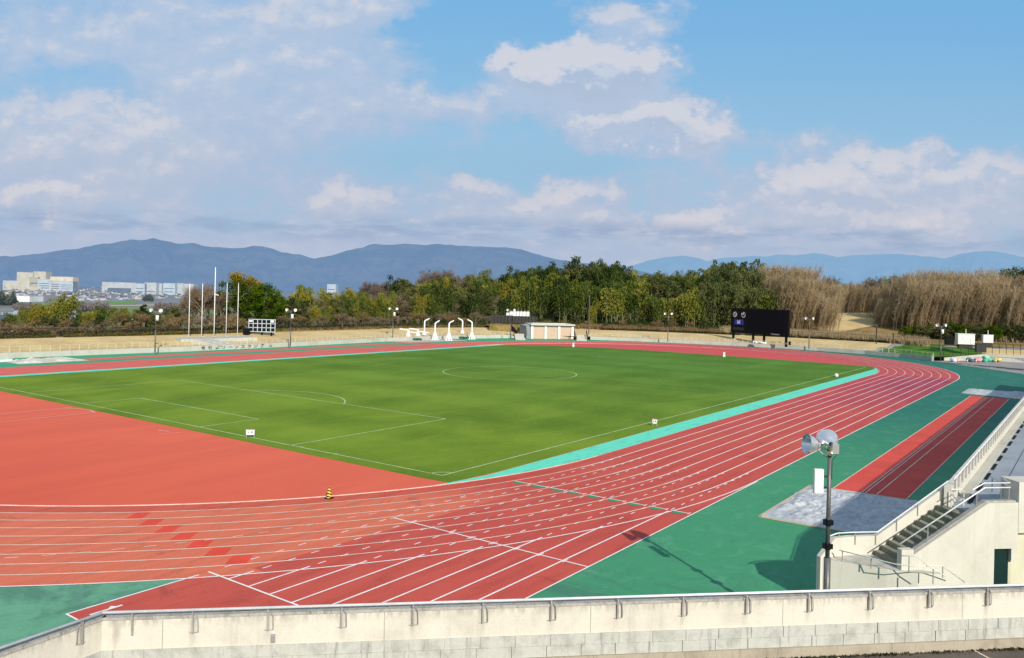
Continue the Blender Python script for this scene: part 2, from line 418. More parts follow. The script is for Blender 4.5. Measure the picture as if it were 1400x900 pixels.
# dashed cut-in curve drifting towards the kerb
rr = [(-78, 46.6), (-74.7, 45.84), (-72.2, 45.2), (-69, 44.4), (-65.8, 43.45), (-62.6, 42.4), (-59.8, 41.8), (-57, 41.35), (-53.6, 40.6)]
def rx(x):
    for (a, b), (c, d) in zip(rr, rr[1:]):
        if a <= x <= c: return b+(d-b)*(x-a)/(c-a)
    return rr[-1][1]
x = -78.
while x < -53:
    pts = []
    for q in range(4):
        xx = x+.14*q; r = rx(xx); pts.append((xx, -math.sqrt(r*r-(xx+41.5)**2)))
    ribbon(wf, pts, .06, ZL+.003); x += 1.06
struct(w.build('lane_lines', M['line'])); struct(wf.build('faded_lane_lines', M['linef']))
# hurdle step marks: white bar and green wedge per lane
w = MB(); g = MB()
for k in range(9):
    y0 = -RK-.12-k*LW if k else -RK-.1; y1 = -RK-(k+1)*LW+.05; x = -51.6+.02*k
    ribbon(w, [(x, y0), (x, y1)], .075, ZL+.004); ribbon(w, [(x-.2, y1+.05), (x+.22, y1+.05)], .05, ZL+.006)
    g.poly([(x-.05, y0-.1, ZL+.001), (x-.42, y0-.15, ZL+.001), (x-.42, y0-.7, ZL+.001), (x-.05, y1+.12, ZL+.001)])
struct(w.build('relay_bars', M['line'])); struct(g.build('green_relay_wedges', M['green']))
# red staggered patches on the bend
w = MB()
for k in range(7):
    r0, r1 = RK+(k+1)*LW+.06, RK+(k+2)*LW-.06; a = R([-133.4, -132.2, -130.9, -129.75, -128.7, -127.65, -126.6][k]); da = .0088
    pts = arc(-SL, r0, a-da, a+da, 5) + arc(-SL, r1, a+da-.006, a-da-.006, 5); w.poly([(p[0], p[1], ZL-.004) for p in pts])
struct(w.build('red_lane_patches', M['patch']))
# start number 1
w = MB(); ribbon(w, [(-76.55, -38.85), (-75.45, -38.85)], .11, ZL); ribbon(w, [(-75.75, -38.72), (-75.62, -38.9)], .1, ZL+.002); ribbon(w, [(-75.9, -38.85), (-75.72, -38.68)], .09, ZL+.004)
struct(w.build('lane_number_mark', M['line']))
# runway lines
w = MB()
for y in (-53.2, -54.75, -54.95, -56.0+.45, -57.1): ribbon(w, [(-40.5, y), (20.3, y)], .06, ZL)
ribbon(w, [(-49.6, -51.9), (-40.6, -51.9)], .07, ZL)
struct(w.build('runway_lines', M['linef']))
w = MB()
for y in (46.75, 45.5, 44.3, 43.1, 41.9, 40.7, 39.5, 38.3): ribbon(w, [(-SL, y), (SR, y)], .05, ZL)
struct(w.build('far_lane_lines', simple('thin_far_line', lin((224, 128, 116)), .8)))
# javelin / high jump marks on the dee
w = MB(); ribbon(w, [(-66, 8.6), (-60.68, 7.86), (-55.1, 7.35)], .08, ZL); ribbon(w, [(-66, 3.5), (-55.0, 3.4)], .08, ZL)
ribbon(w, [(-55.7, 7.5), (-55.05, 6.3), (-54.8, 5), (-55.1, 3.4)], .09, ZL+.002)
ribbon(w, [(-56.2, -8.2), (-56.0, -9.4)], .07, ZL); ribbon(w, [(-55.6, -10.4), (-57, -9.7)], .05, ZL)
struct(w.build('infield_arc_lines', M['linef']))
# football pitch
PA, PB = 53.35, 34.1
def rect(mb, x0, x1, y, wd, z=ZL): ribbon(mb, [(x0, -y), (x1, -y), (x1, y), (x0, y)], wd, z)
w = MB(); wf = MB()
ribbon(w, [(-PA, -PB), (-PA, PB)], .10, ZL); ribbon(w, [(-PA, -PB), (PA, -PB)], .10, ZL+.002)
ribbon(wf, [(-PA, PB), (PA, PB)], .08, ZL); ribbon(wf, [(PA, -PB), (PA, PB)], .08, ZL)
ribbon(wf, [(0, -PB), (0, PB)], .09, ZL)
for a, b in (((-PA, -20.16), (-PA+16.5, -20.16)), ((-PA+16.5, -20.16), (-PA+16.5, 20.16)), ((-PA+16.5, 20.16), (-PA, 20.16)), ((-PA, -9.16), (-PA+5.5, -9.16)), ((-PA+5.5, -9.16), (-PA+5.5, 9.16)), ((-PA+5.5, 9.16), (-PA, 9.16))): ribbon(w, [a, b], .10, ZL)
for a, b in (((PA, -20.16), (PA-16.5, -20.16)), ((PA-16.5, -20.16), (PA-16.5, 20.16)), ((PA-16.5, 20.16), (PA, 20.16))): ribbon(wf, [a, b], .10, ZL)
ribbon(w, arc(0, 9.15, 0, 2*math.pi, 72), .11, ZL)
t = math.acos(5.5/9.15); ribbon(w, arc(-PA+11, 9.15, -t, t, 20), .11, ZL); ribbon(wf, arc(PA-11, 9.15, math.pi-t, math.pi+t, 20), .12, ZL)
ribbon(w, [(-PA+.9*math.cos(q), -PB+.9*math.sin(q)) for q in [k*math.pi/16 for k in range(9)]], .10, ZL)
for q in (-43.4, -39.9): ribbon(w, [(-PA-.1, -24.6+(q+43.4)), (-PA+.3, -24.6+(q+43.4))], .1, ZL+.003)
struct(w.build('pitch_lines', M['pline'])); struct(wf.build('worn_pitch_lines', M['plinef']))
kl = MB(); ribbon(kl, [(-SL, -RK), (SR, -RK)], .07, ZL); struct(kl.build('inner_edge_line', M['kerb']))
# kerb (raised aluminium edge)
kb = MB()
for pts in (arc(-SL, RK, math.pi*.6, 1.5*math.pi, 80), arc(SR, RK, -math.pi/2, math.pi/2, 50)):
    for a, b in zip(pts, pts[1:]):
        c = ((a[0]+b[0])/2, (a[1]+b[1])/2, .035); kb.box(c, (math.hypot(b[0]-a[0], b[1]-a[1])+.002, .045, .04), math.atan2(b[1]-a[1], b[0]-a[0]))
struct(kb.build('track_kerb', M['kerb']))

# ---------------------------------------------------------------- terrain
def segd(px, py, a, b):
    vx, vy = b[0]-a[0], b[1]-a[1]; t = max(0, min(1, ((px-a[0])*vx+(py-a[1])*vy)/(vx*vx+vy*vy)))
    qx, qy = a[0]+t*vx, a[1]+t*vy; return math.hypot(px-qx, py-qy), (vx*(py-a[1])-vy*(px-a[0]))
def dist_out(x, y):
    best = (1e9, 0)
    for a, b in zip(PALL, PALL[1:]):
        d = segd(x, y, a, b)
        if d[0] < best[0]-1e-6: best = d
    return best[0] if best[1] > 0 else -best[0]
def sm(a, b, v): t = max(0, min(1, (v-a)/(b-a))); return t*t*(3-2*t)
def imgx(x, y):
    d = Vector((x, y, 0))-CAM; f = d.x*FW.x+d.y*FW.y
    if f < 1: return 5000 if (d.x*RT.x+d.y*RT.y) > 0 else -5000
    return 700+CF*(d.x*RT.x+d.y*RT.y)/f
def hgt(x, y):
    d = dist_out(x, y); xi = imgx(x, y)
    z = .74 + 1.12*sm(0, 15, d) + .3*sm(15, 40, d)
    wood = sm(330, 520, xi)
    z += wood*2.6*sm(30, 80, d)
    z -= (1-wood)*7*sm(26, 60, d)
    far = 70+150*wood
    z -= (31+z)*sm(far, far+110, d)
    z += 2.2*sm(1060, 1110, xi)*sm(25, 75, d)
    z += .35*mnoise.noise(Vector((x*.05, y*.05, 0)))*sm(18, 40, d)
    return z
mb = MB(); rows = []
offs = [.28, 1.5, 3, 5, 7.5, 10, 12.5, 15, 18, 22, 27, 33, 40, 50, 62, 76, 92, 110, 135, 165, 200, 240, 290, 340]
# resample the wall path
def resample(P, step):
    o = [P[0]]
    for a, b in zip(P, P[1:]):
        L = math.hypot(b[0]-a[0], b[1]-a[1]); n = max(1, round(L/step))
        o += [(a[0]+(b[0]-a[0])*k/n, a[1]+(b[1]-a[1])*k/n) for k in range(1, n+1)]
    return o
def normals(P):
    N = []
    for k in range(len(P)):
        a, b = P[max(k-1, 0)], P[min(k+1, len(P)-1)]; d = Vector((b[0]-a[0], b[1]-a[1])).normalized(); N.append((-d.y, d.x))
    return N
PR = resample(PALL, 1.5); 
mb.v = []
# regular grid terrain (fine), trimmed to the outside of the wall
X0, X1, Y0, Y1, ST = -330, 420, -160, 470, 5.
nx, ny = int((X1-X0)/ST), int((Y1-Y0)/ST); idx = {}
def gv(i, j):
    if (i, j) not in idx:
        x, y = X0+i*ST, Y0+j*ST; idx[(i, j)] = len(mb.v); mb.v.append((x, y, hgt(x, y)))
    return idx[(i, j)]
DO = {}
for i in range(nx+1):
    for j in range(ny+1):
        if (X0+i*ST) < -60 and (Y0+j*ST) < 20: DO[(i, j)] = -9
        else: DO[(i, j)] = dist_out(X0+i*ST, Y0+j*ST)
for i in range(nx):
    for j in range(ny):
        if min(DO[(i, j)], DO[(i+1, j)], DO[(i, j+1)], DO[(i+1, j+1)]) > 15.5:
            mb.f.append((gv(i, j), gv(i+1, j), gv(i+1, j+1), gv(i, j+1))); mb.m.append(0)
struct(mb.build('rough_ground', M['wild'], smooth=True))
# dry grass bank, lawn and paved yard on a fine grid that starts at the back of the wall
def near_wall(x, y):
    best = None
    for a, b in zip(PALL, PALL[1:]):
        vx, vy = b[0]-a[0], b[1]-a[1]; t = max(0, min(1, ((x-a[0])*vx+(y-a[1])*vy)/(vx*vx+vy*vy))); qx, qy = a[0]+t*vx, a[1]+t*vy; d = math.hypot(x-qx, y-qy); sd_ = vx*(y-a[1])-vy*(x-a[0])
        if best is None or d < best[0]-1e-6: best = (d, sd_, qx, qy, -vy/math.hypot(vx, vy), vx/math.hypot(vx, vy))
    return best
def imgy(p):
    d = Vector(p)-CAM; f = d.dot(FW); return CSH-CF*d.dot(U2)/f
GS = 1.25; gx0, gy0, gnx, gny = -150, -80, 228, 138; GV = {}
for i in range(gnx+1):
    for j in range(gny+1):
        x, y = gx0+i*GS, gy0+j*GS
        if x < 60 and y < 50: continue
        d, sd_, qx, qy, nx_, ny_ = near_wall(x, y); d = d if sd_ > 0 else -d
        if d < -2.2 or d > 21: continue
        if d < .14: x, y = qx+nx_*.14, qy+ny_*.14; d = .14; e_ = True
        else: e_ = False
        GV[(i, j)] = ((x, y, .74+1.12*sm(0, 15, d)+.3*sm(15, 40, d)-(.3 if d > 17.5 else 0)), e_, d)
banks = {'grass_bank': (MB(), 'dry'), 'lawn': (MB(), 'lawn'), 'paved_path': (MB(), 'paving')}
for i in range(gnx):
    for j in range(gny):
        ks = [(i, j), (i+1, j), (i+1, j+1), (i, j+1)]
        if not all(k in GV for k in ks) or all(GV[k][1] for k in ks): continue
        P4 = [GV[k][0] for k in ks]; c = (sum(p[0] for p in P4)/4, sum(p[1] for p in P4)/4, sum(p[2] for p in P4)/4); xi, yi = imgx(c[0], c[1]), imgy(c)
        kind = 'grass_bank'
        if 1180 < xi < 1349 and xi > 1208+(478.6-yi)*3.9: kind = 'lawn'
        elif 1180 < xi < 1349 and xi > 1194+(478.6-yi)*3.9: kind = 'paved_path'
        if xi >= 1296 and max(GV[k][2] for k in ks) > 13: kind = 'paved_path'
        banks[kind][0].quad(*P4)
for nm_, (mb, mt_) in banks.items(): struct(mb.build(nm_, M[mt_]))

# ---------------------------------------------------------------- wall of the bowl
def path_at(P, xi, it=60):
    """point of the path seen at survey column xi"""
    for a, b in zip(P, P[1:]):
        fa, fb = imgx(*a), imgx(*b)
        if fa <= xi <= fb:
            lo, hi = 0., 1.
            for _ in range(30):
                t = (lo+hi)/2; p = (a[0]+(b[0]-a[0])*t, a[1]+(b[1]-a[1])*t)
                if imgx(*p) < xi: lo = t
                else: hi = t
            return p, (b[0]-a[0], b[1]-a[1])
def cut(P, x0, x1):
    o = []
    Q = resample(P, 1.3)
    return [p for p in Q if x0 <= imgx(*p) <= x1]
def wallrun(root, P, h, th=.25, m='farwall', name='wall_panel'):
    mb = MB()
    for a, b in zip(P, P[1:]):
        L = math.hypot(b[0]-a[0], b[1]-a[1]); rz = math.atan2(b[1]-a[1], b[0]-a[0]); n = (-math.sin(rz), math.cos(rz))
        mb.box(((a[0]+b[0])/2+n[0]*th/2, (a[1]+b[1])/2+n[1]*th/2, h/2), (L+.01, th, h), rz)
    return bw(mb, name, M[m], root)
RCOL = simple('pale_yellow_rail_paint', (.62, .56, .36), .6); RCOLW = simple('pale_grey_rail_paint', (.60, .61, .58), .6)
GCOL = simple('pale_green_rail_paint', (.45, .58, .30), .6)
def railing(root, P, z, hh, m, step=1, top=True, r=.035, n_thin=.02, name='rail_post'):
    for k in range(0, len(P), step):
        mb = MB(); mb.box((P[k][0], P[k][1], z+hh/2), (r*2, r*2, hh)); bw(mb, name, m, root)
    if top:
        mb = MB()
        for zz in (z+hh, z+hh*.5): mb.tube([(p[0], p[1], zz) for p in P], n_thin, 4)
        bw(mb, 'rail_bar', m, root)
def inward(P, d):
    N = normals(P); return [(p[0]+n[0]*d, p[1]+n[1]*d) for p, n in zip(P, N)]
def section(x0, x1, h, label, m='farwall'):
    P = cut(PW, x0, x1) ; c = P[len(P)//2]
    t = empty('retaining_wall', (c[0], c[1], 0), 0, label, 'wall'); wallrun(t, P, h, m=m); return t, P
WL, PL = section(-600, 711, .80, 'long low concrete wall of the far straight lettered in dark strokes below the flagpoles')
WR, PRt = section(806, 1278, .80, 'curved low concrete wall around the far bend below the big dark screen')
# railings stand on the walls, split in runs
def rail_run(P, z, hh, m, label, **kw):
    c = P[len(P)//2]; t = empty('railing', (c[0], c[1], z), 0, label, 'railing', None); railing(t, P, z, hh, m, **kw); return t
rail_run([p for p in inward(PL, .12) if -60 < imgx(*p) < 250], .80, .85, RCOL, 'pale yellow post railing on the wall left of the flagpoles')
rail_run([p for p in inward(PL, .12) if 250 <= imgx(*p) < 520], .80, .75, RCOLW, 'thin pale railing on the lettered wall by the small grid scoreboard', n_thin=.015, r=.025)
rail_run([p for p in inward(PL, .12) if 520 <= imgx(*p) < 712], .80, .75, RCOLW, 'thin pale railing on the wall behind the white throwing cage', n_thin=.015, r=.025)
rail_run([p for p in inward(PRt, .12) if 806 <= imgx(*p) < 1010], .80, .75, RCOLW, 'pale railing on the curved wall from the store building to the dark screen', n_thin=.018, r=.028)
rail_run([p for p in inward(PRt, .12) if 1010 <= imgx(*p) < 1196], .80, .75, RCOLW, 'pale railing on the curved wall right of the dark screen', n_thin=.018, r=.028)
gp = [p for p in inward(PRt, .12) if 1199 <= imgx(*p) < 1279][::1]
rail_run(gp, .80, .75, GCOL, 'pale green picket railing at the foot of the dark green lawn', r=.05, n_thin=.04)
t = empty('end_post', (79.9, -40, 0), 0, 'white end post of the curved wall beside the lawn', 'post'); mb = MB(); mb.box((0, 0, .55), (.35, .35, 1.1)); mb.box((0, 0, 1.13), (.42, .42, .06)); mb.build('post', M['farwall'], t)
# stained concrete retaining wall at the equipment pad
t = empty('retaining_wall', (P2.x, P2.y, 0), 0, 'stained pale retaining wall behind the bags and cones at the right edge', 'wall')
for (a, b), (h0, h1) in (((PW2[1], PW2[2]), (.55, 1.3)), ((PW2[2], PW2[3]), (1.3, 1.25)), ((PW2[3], PW2[4]), (1.25, 1.2))):
    rz = math.atan2(b[1]-a[1], b[0]-a[0]); n = (-math.sin(rz)*.3, math.cos(rz)*.3); mb = MB()
    mb.prism([(a[0], a[1]), (b[0], b[1]), (b[0]+n[0], b[1]+n[1]), (a[0]+n[0], a[1]+n[1])], 0, [h0, h1, h1, h0]); bw(mb, 'wall_panel', M['farwall'], t)
# lettering 布引グリーンスタジアム : strokes in a unit square
LET = {
 '布': [[(.05,.8),(.95,.8)],[(.5,1),(.1,.45)],[(.25,.55),(.25,.1)],[(.25,.55),(.85,.55),(.85,.15),(.75,.15)],[(.55,.7),(.55,0)]],
 '引': [[(.1,.9),(.5,.9),(.5,.65),(.12,.65),(.1,.4),(.5,.4),(.48,.05),(.3,.08)],[(.85,1),(.85,0)]],
 'グ': [[(.35,.95),(.1,.5)],[(.3,.8),(.75,.8),(.6,.35),(.2,0)],[(.78,1),(.86,.88)],[(.92,1),(1,.9)]],
 'リ': [[(.25,.9),(.25,.4)],[(.75,.95),(.75,.4),(.4,0)]],
 'ー': [[(.05,.5),(.95,.5)]],
 'ン': [[(.1,.85),(.35,.65)],[(.15,.08),(.6,.3),(.95,.8)]],
 'ス': [[(.15,.85),(.8,.85),(.55,.4),(.1,.05)],[(.55,.45),(.95,.05)]],
 'タ': [[(.4,1),(.1,.5)],[(.35,.8),(.85,.8),(.7,.35),(.25,0)],[(.35,.55),(.65,.35)]],
 'ジ': [[(.1,.9),(.35,.78)],[(.05,.6),(.3,.5)],[(.1,.05),(.6,.25),(.9,.7)],[(.75,1),(.83,.88)],[(.9,1),(.98,.9)]],
 'ア': [[(.1,.9),(.9,.9),(.6,.6)],[(.5,.7),(.45,.3),(.2,0)]],
 'ム': [[(.5,.95),(.2,.1),(.9,.2)],[(.7,.45),(.95,.05)]]}
for ch, xi in zip('布引グリーンスタジアム', [279.8, 289.3, 298.6, 307.7, 316.8, 325.3, 334, 343, 351.6, 360.4, 371.5]):
    p, d = path_at(PW, xi); d = Vector(d).normalized(); mb = MB(); S = .62; T = .085
    for st in LET[ch]:
        for (a, b), (c, e) in zip(st, st[1:]):
            A = Vector((p[0], p[1], .12)) + Vector((d.x, d.y, 0))*(a-.5)*S*1.25 + UP*b*S
            B = Vector((p[0], p[1], .12)) + Vector((d.x, d.y, 0))*(c-.5)*S*1.25 + UP*e*S
            q = (B-A).normalized(); nn = Vector((d.y, -d.x, 0)); s_ = q.cross(nn)*T/2
            for sgn in (1,): mb.quad(A-s_+nn*.02, B-s_+nn*.02, B+s_+nn*.02, A+s_+nn*.02); mb.quad(A-s_, A-s_+nn*.02, B-s_+nn*.02, B-s_); mb.quad(A+s_+nn*.02, A+s_, B+s_, B+s_+nn*.02)
    bw(mb, 'letter', M['black'], WL)

# ---------------------------------------------------------------- foreground wall
A0 = Vector((-81.61, -49.32, 0)); E = Vector((.6964, -.7177, 0)); NN = Vector((-.7177, -.6964, 0))
EL = Vector((-1.0, -.095, 0)).normalized(); NL = Vector((EL.y, -EL.x, 0));  NL = NL if NL.dot(NN) > 0 else -NL
ZF = 2.76
def streaked(o, e, br0, sp):
    """cream paint with run-off streaks below every bracket and under the coping"""
    base = f_conc((.66, .62, .52), (.42, .39, .32), .7, .9)
    def fn(nt):
        c, g = base(nt); p = pos(nt); n = nt.new('ShaderNodeVectorMath', operation='DOT_PRODUCT'); nt.put(n.inputs[0], p); n.inputs[1].default_value = tuple(e)
        s_ = nt.math('SUBTRACT', n.outputs['Value'], o.dot(e)+br0-sp*40); z = nt.sep(p)[2]
        wob = nt.math('MULTIPLY', nt.math('SUBTRACT', nt.noise(nt.mapping(p, (1, 1, .5)), 3., 3), .5), .22)
        f = nt.math('ABSOLUTE', nt.math('SUBTRACT', nt.math('MODULO', nt.math('ADD', nt.math('ADD', s_, wob), .75), sp), .75))
        idn = nt.noise(nt.mapping(p, (1, 1, 0)), .9, 2)
        k = nt.math('MULTIPLY', nt.mrange(f, .10, .0), nt.math('MULTIPLY', nt.mrange(z, 3.35, 3.9), nt.mrange(idn, .35, .6, .15, .8)))
        c = nt.mix(nt.math('MULTIPLY', k, .5), c, (.17, .15, .12))
        top = nt.math('MULTIPLY', nt.mrange(z, 3.86, 4.09), nt.mrange(nt.noise(nt.mapping(p, (5, 5, 1.2)), 1.6, 6, .75), .40, .62))
        c = nt.mix(nt.math('MULTIPLY', top, .42), c, (.16, .15, .13)); jf = nt.math('ABSOLUTE', nt.math('SUBTRACT', nt.math('MODULO', s_, sp*3), sp*.6)); c = nt.mix(nt.mrange(jf, .012, .006, 0, .55, False), c, (.12, .11, .09))
        low = nt.math('MULTIPLY', nt.mrange(z, 3.42, 3.28), nt.mrange(nt.noise(p, 2.2, 5, .7), .45, .65)); c = nt.mix(nt.math('MULTIPLY', low, .5), c, (.30, .27, .21))
        return c, g
    return mat('streaked_cream_concrete', fn, .85, .2, bump=(.25, .01))
def fore(o, e, n, L, root, first, nbr, br0, sp=1.513):
    def P(s, t, z): v = o + e*s + n*t; return (v.x, v.y, z)
    def slab(s0, s1, t0, t1, z0, z1, mbx, zf=None):
        a, b, c, d = P(s0, t0, 0)[:2], P(s1, t0, 0)[:2], P(s1, t1, 0)[:2], P(s0, t1, 0)[:2]
        pts = [a, b, c, d]
        ar = sum(pts[k][0]*pts[(k+1) % 4][1]-pts[(k+1) % 4][0]*pts[k][1] for k in range(4))
        if ar < 0: pts = pts[::-1]
        mbx.prism(pts, z0, z1)
    body = MB(); slab(0, L, -.27, 0, 0, 4.10, body); bw(body, 'wall_body', streaked(o, e, br0, sp), root)
    cp = MB(); slab(0, L, -.29, .025, 4.10, 4.16, cp); bw(cp, 'coping', M['coping'], root)
    bk = MB(); rr_ = random.Random(3); s = 0
    for row, (z0, z1, th) in enumerate(((3.24, 3.48, .02), (3.0, 3.237, .03))):
        s = -.0 + row*.35
        first_ = True
        while s < L:
            wd = .78 if not (first_ and row) else .35
            first_ = False
            slab(s+.006, min(L, s+wd-.008), 0, th+rr_.uniform(-.006, .006), z0, z1, bk); s += wd
    bw(bk, 'block_course', M['conc'], root)
    bs = MB(); slab(0, L, 0, .075, ZF-.05, 2.996, bs); bw(bs, 'base_course', mat_base, root)
    for k in range(nbr):
        s = br0 + k*sp
        if not 0 < s < L: continue
        b = MB(); c = P(s, .045, 0)
        b.box((c[0], c[1], 4.02), (.035, .05, .44), math.atan2(e.y, e.x))
        b.tube([P(s+.10, .02, 3.80), P(s+.11, .05, 3.86), P(s+.10, .05, 4.10), P(s+.04, .05, 4.2)], .012, 5)
        b.tube([P(s-.08, .02, 3.80), P(s+.11, .02, 3.80)], .01, 4)
        br = bw(b, 'bracket', M['steel'], root)
    rl = MB(); 
    return P
mat_base = mat('stained_base_concrete', f_conc((.42, .37, .28), (.20, .17, .12), 1.2, 1.5), .9, .2)
def cres(a): return (a[0], a[1], 4.27)
t = empty('foreground_wall', tuple(A0 + UP*0), 0, 'long cream parapet wall with grey block base and steel handrail crossing the bottom of the view', 'wall')
bl = [265,367,466,565,660,754,843,933,1018,1100,1183,1265,1343]
s0 = (G(265, 831, 4.3)-Vector((A0.x, A0.y, 4.3))).dot(E)
PF = fore(A0, E, NN, 32, t, True, 18, s0-1.13+.02 if False else s0, 1.513)
b = MB(); 
for s in (s0-1.19,):
    c = PF(s, .045, 0); b.box((c[0], c[1], 4.02), (.035, .05, .44), math.atan2(E.y, E.x))
bw(b, 'bracket', M['steel'], t)
r_ = MB(); r_.tube([PF(-.02, .05, 4.28), PF(32, .05, 4.28)], .03, 8); bw(r_, 'handrail', M['rail'], t, smooth=True)
t2 = empty('foreground_wall', tuple(A0), 0, 'short angled cream wall running out of the lower left corner', 'wall')
PLf = fore(A0-EL*.10, EL, NL, 14, t2, False, 9, .55, 1.62)
r_ = MB(); r_.tube([PLf(0.08, .05, 4.28), PLf(14, .05, 4.28)], .03, 8); bw(r_, 'handrail', M['rail'], t2, smooth=True)
# meter box on the wall and the near asphalt
c = PF(s0+1.62, .03, 3.62)
tb = empty('junction_box', c, math.atan2(E.y, E.x), 'small grey junction plate on the cream wall near the lower left', 'box'); mb = MB(); mb.box((0, 0, 0), (.09, .05, .17)); mb.build('cover', M['steel'], tb); mb = MB(); mb.box((0, -.03, 0), (.06, .012, .12)); mb.build('lid', M['steel'], tb)
a, b_, c_, d = A0+EL*14-NL*.1, A0+E*32, A0+E*32+NN*30, A0+EL*14+NL*40
sheet('asphalt_path', [(a.x, a.y), (A0.x, A0.y), (b_.x, b_.y), (c_.x, c_.y), (d.x, d.y)], ZF, M['asph'])
w = MB()
for (x0, y0), (x1, y1) in (((1136, 891), (1149, 901.5)), ((1326, 886), (1354, 901)), ((1405, 882), (1440, 897))):
    A, B = G(x0, y0, ZF+.005), G(x1, y1, ZF+.005); B = A+(B-A)*2.5; ribbon(w, [(A.x, A.y), (B.x, B.y)], .05, ZF+.005)
struct(w.build('asphalt_lines', M['linef']))
# moss growing at the foot of the wall
w = MB(); rr_ = random.Random(5)
for k in range(5200):
    s = rr_.uniform(.4, 28); t_ = .075 + abs(rr_.gauss(0, .07)); dens = mnoise.noise(Vector((s*.8, 3, 0)))
    if rr_.random() > .5 + dens*1.3: continue
    v = Vector(PF(s, t_, ZF+.004)); h = rr_.uniform(.01, .06)*(1 if t_ < .2 else .4); a = rr_.uniform(0, 6.28); dx, dy = math.cos(a)*.03, math.sin(a)*.03
    w.tri(v-Vector((dx, dy, 0)), v+Vector((dx, dy, 0)), v+Vector((dy, dx, h)))
tag(w.build('moss', M['moss']), 'dark moss growing along the foot of the near wall', 'moss', kind='stuff')
# ---------------------------------------------------------------- stand and stairs on the right
SA = Vector((-58.1, -59.2, 0))
def S(s, t, z=0.): v = SA + E*s + NN*t; return (v.x, v.y, z)
def pr(mb, st, z0, z1):
    pts = [S(a, b)[:2] for a, b in st]
    n = len(pts); ar = sum(pts[k][0]*pts[(k+1) % n][1]-pts[(k+1) % n][0]*pts[k][1] for k in range(n))
    if ar < 0:
        pts = pts[::-1]
        if isinstance(z1, list): z1 = z1[::-1]
        if isinstance(z0, list): z0 = z0[::-1]
    mb.prism(pts, z0, z1)
FL = 1.75; NS = 10; RUN = .27; RIS = (3.55-FL)/NS; TI, TO = .17, 1.55
st = empty('stair_flight', S(-.2, .8, 0), 0, 'mossy concrete stairs climbing right between cream parapets to the stand', 'stairs')
for k in range(NS):
    mb = MB(); s = -.15+k*RUN; pr(mb, [(s, TI), (s, TO), (s+RUN if k < NS-1 else s+.6, TO), (s+RUN if k < NS-1 else s+.6, TI)], 0, FL+RIS*(k+1)-.05)
    bw(mb, 'riser', M['step'], st)
    mb = MB(); pr(mb, [(s-.03, TI+.003), (s-.03, TO-.003), (s+RUN, TO-.003), (s+RUN, TI+.003)], FL+RIS*(k+1)-.049, FL+RIS*(k+1)); bw(mb, 'tread', M['step'], st)
mb = MB(); P1w = (-59.95, -57.68); 
def inv(x, y): v = Vector((x, y, 0))-SA; return (v.dot(E), v.dot(NN))
LA = inv(-60.0, -57.68); LB = inv(-59.45, -60.85); LC = inv(-58.65, -61.95)
pr(mb, [(-.15, TI), LA if False else (-1.0, .05), (-2.2, 1.22), LA, LB, LC, (1.2, 2.6), (.2, 1.6), (-.15, TO)], 0, FL)
# field side parapet (cream), landing part then rising part
fp = empty('stair_parapet', S(0, 0, 0), 0, 'cream parapet with steel rail along the field side of the stairs', 'parapet')
mb = MB()
pr(mb, [(-1.05, -.1), (-.05, -.1), (-.05, .1), (-1.05, .1)], 0, 2.42)
pr(mb, [(-.048, -.1), (2.75, -.1), (2.75, .1), (-.048, .1)], 0, [2.42, 4.25, 4.25, 2.42])
bw(mb, 'wall_panel', M['cream2'], fp)
# landing outline: left corner wedge
LAp = (-60.0, -57.68); R1 = S(-1.05, 0)[:2]
mb = MB(); dv = (Vector(R1)-Vector(LAp)); L_ = dv.length; dv.normalize(); nv = Vector((-dv.y, dv.x))*.1
q = [Vector(LAp), Vector(LAp)+dv*L_*.45, Vector(R1)]
for (a, b, z0, z1) in ((q[0], q[1], 1.8, 2.42), (q[1], q[2], 2.42, 2.42)):
    mb.prism([tuple(a-nv), tuple(b-nv), tuple(b+nv), tuple(a+nv)], 0, [z0, z1, z1, z0])
bw(mb, 'corner_panel', M['cream2'], fp)
def railset(root, pts, posts, m='rail', r=.024, ph=.45, off=(0, 0)):
    mb = MB(); mb.tube(pts, r, 8); bw(mb, 'handrail', M[m], root, smooth=True)
    for p in posts:
        mb = MB(); mb.tube([(p[0], p[1], p[2]), (p[0], p[1], p[2]-ph)], .018, 6); bw(mb, 'rail_post', M['steel'], root)
cnr = (q[0]+dv*L_*.18); c2 = q[1]
i_ = .12
pl = [(cnr.x, cnr.y-.1, 2.5), (c2.x+.1, c2.y-.13, 2.58), S(-1.02, i_, 2.58), S(-.03, i_, 2.58), S(2.75, i_, 4.42)]
railset(fp, pl, [(cnr.x+.25, cnr.y-.12, 2.53), (c2.x+.3, c2.y-.14, 2.58), S(-.9, i_, 2.58), S(-.1, i_, 2.56), S(.72, i_, 3.05), S(1.55, i_, 3.6), S(2.45, i_, 4.2)])
# landing slab with curved outer face
lb = empty('stair_landing', (-59.7, -59.2, 0), 0, 'cream stair landing with pale floor at the foot of the stairs', 'landing')
mb = MB()
pts = [LAp, (-59.84, -58.9), (-59.72, -59.9), (-59.48, -60.85), (-58.9, -61.6), S(.55, 1.86)[:2], S(-.16, 1.86)[:2], S(-.16, .1)[:2], S(-1.05, .1)[:2], (c2.x, c2.y)]
mb.prism(pts, 0, FL); bw(mb, 'floor', M['cream2'], lb)
mb = MB(); tp = [Vector((p[0], p[1], 0)) for p in pts]; cc = sum(tp, Vector())/len(tp)
mb.poly([tuple(cc+(p-cc)*.97+UP*(FL+.006)) for p in tp]); bw(mb, 'floor_finish', M['step'] if False else mat('pale_landing_mortar', f_conc((.56, .54, .47), (.22, .21, .16), .8, 1.5), .9, .2), lb)
lr = empty('landing_rail', (-59.5, -60, FL), 0, 'thin bent steel handrail around the front of the stair landing', 'railing')
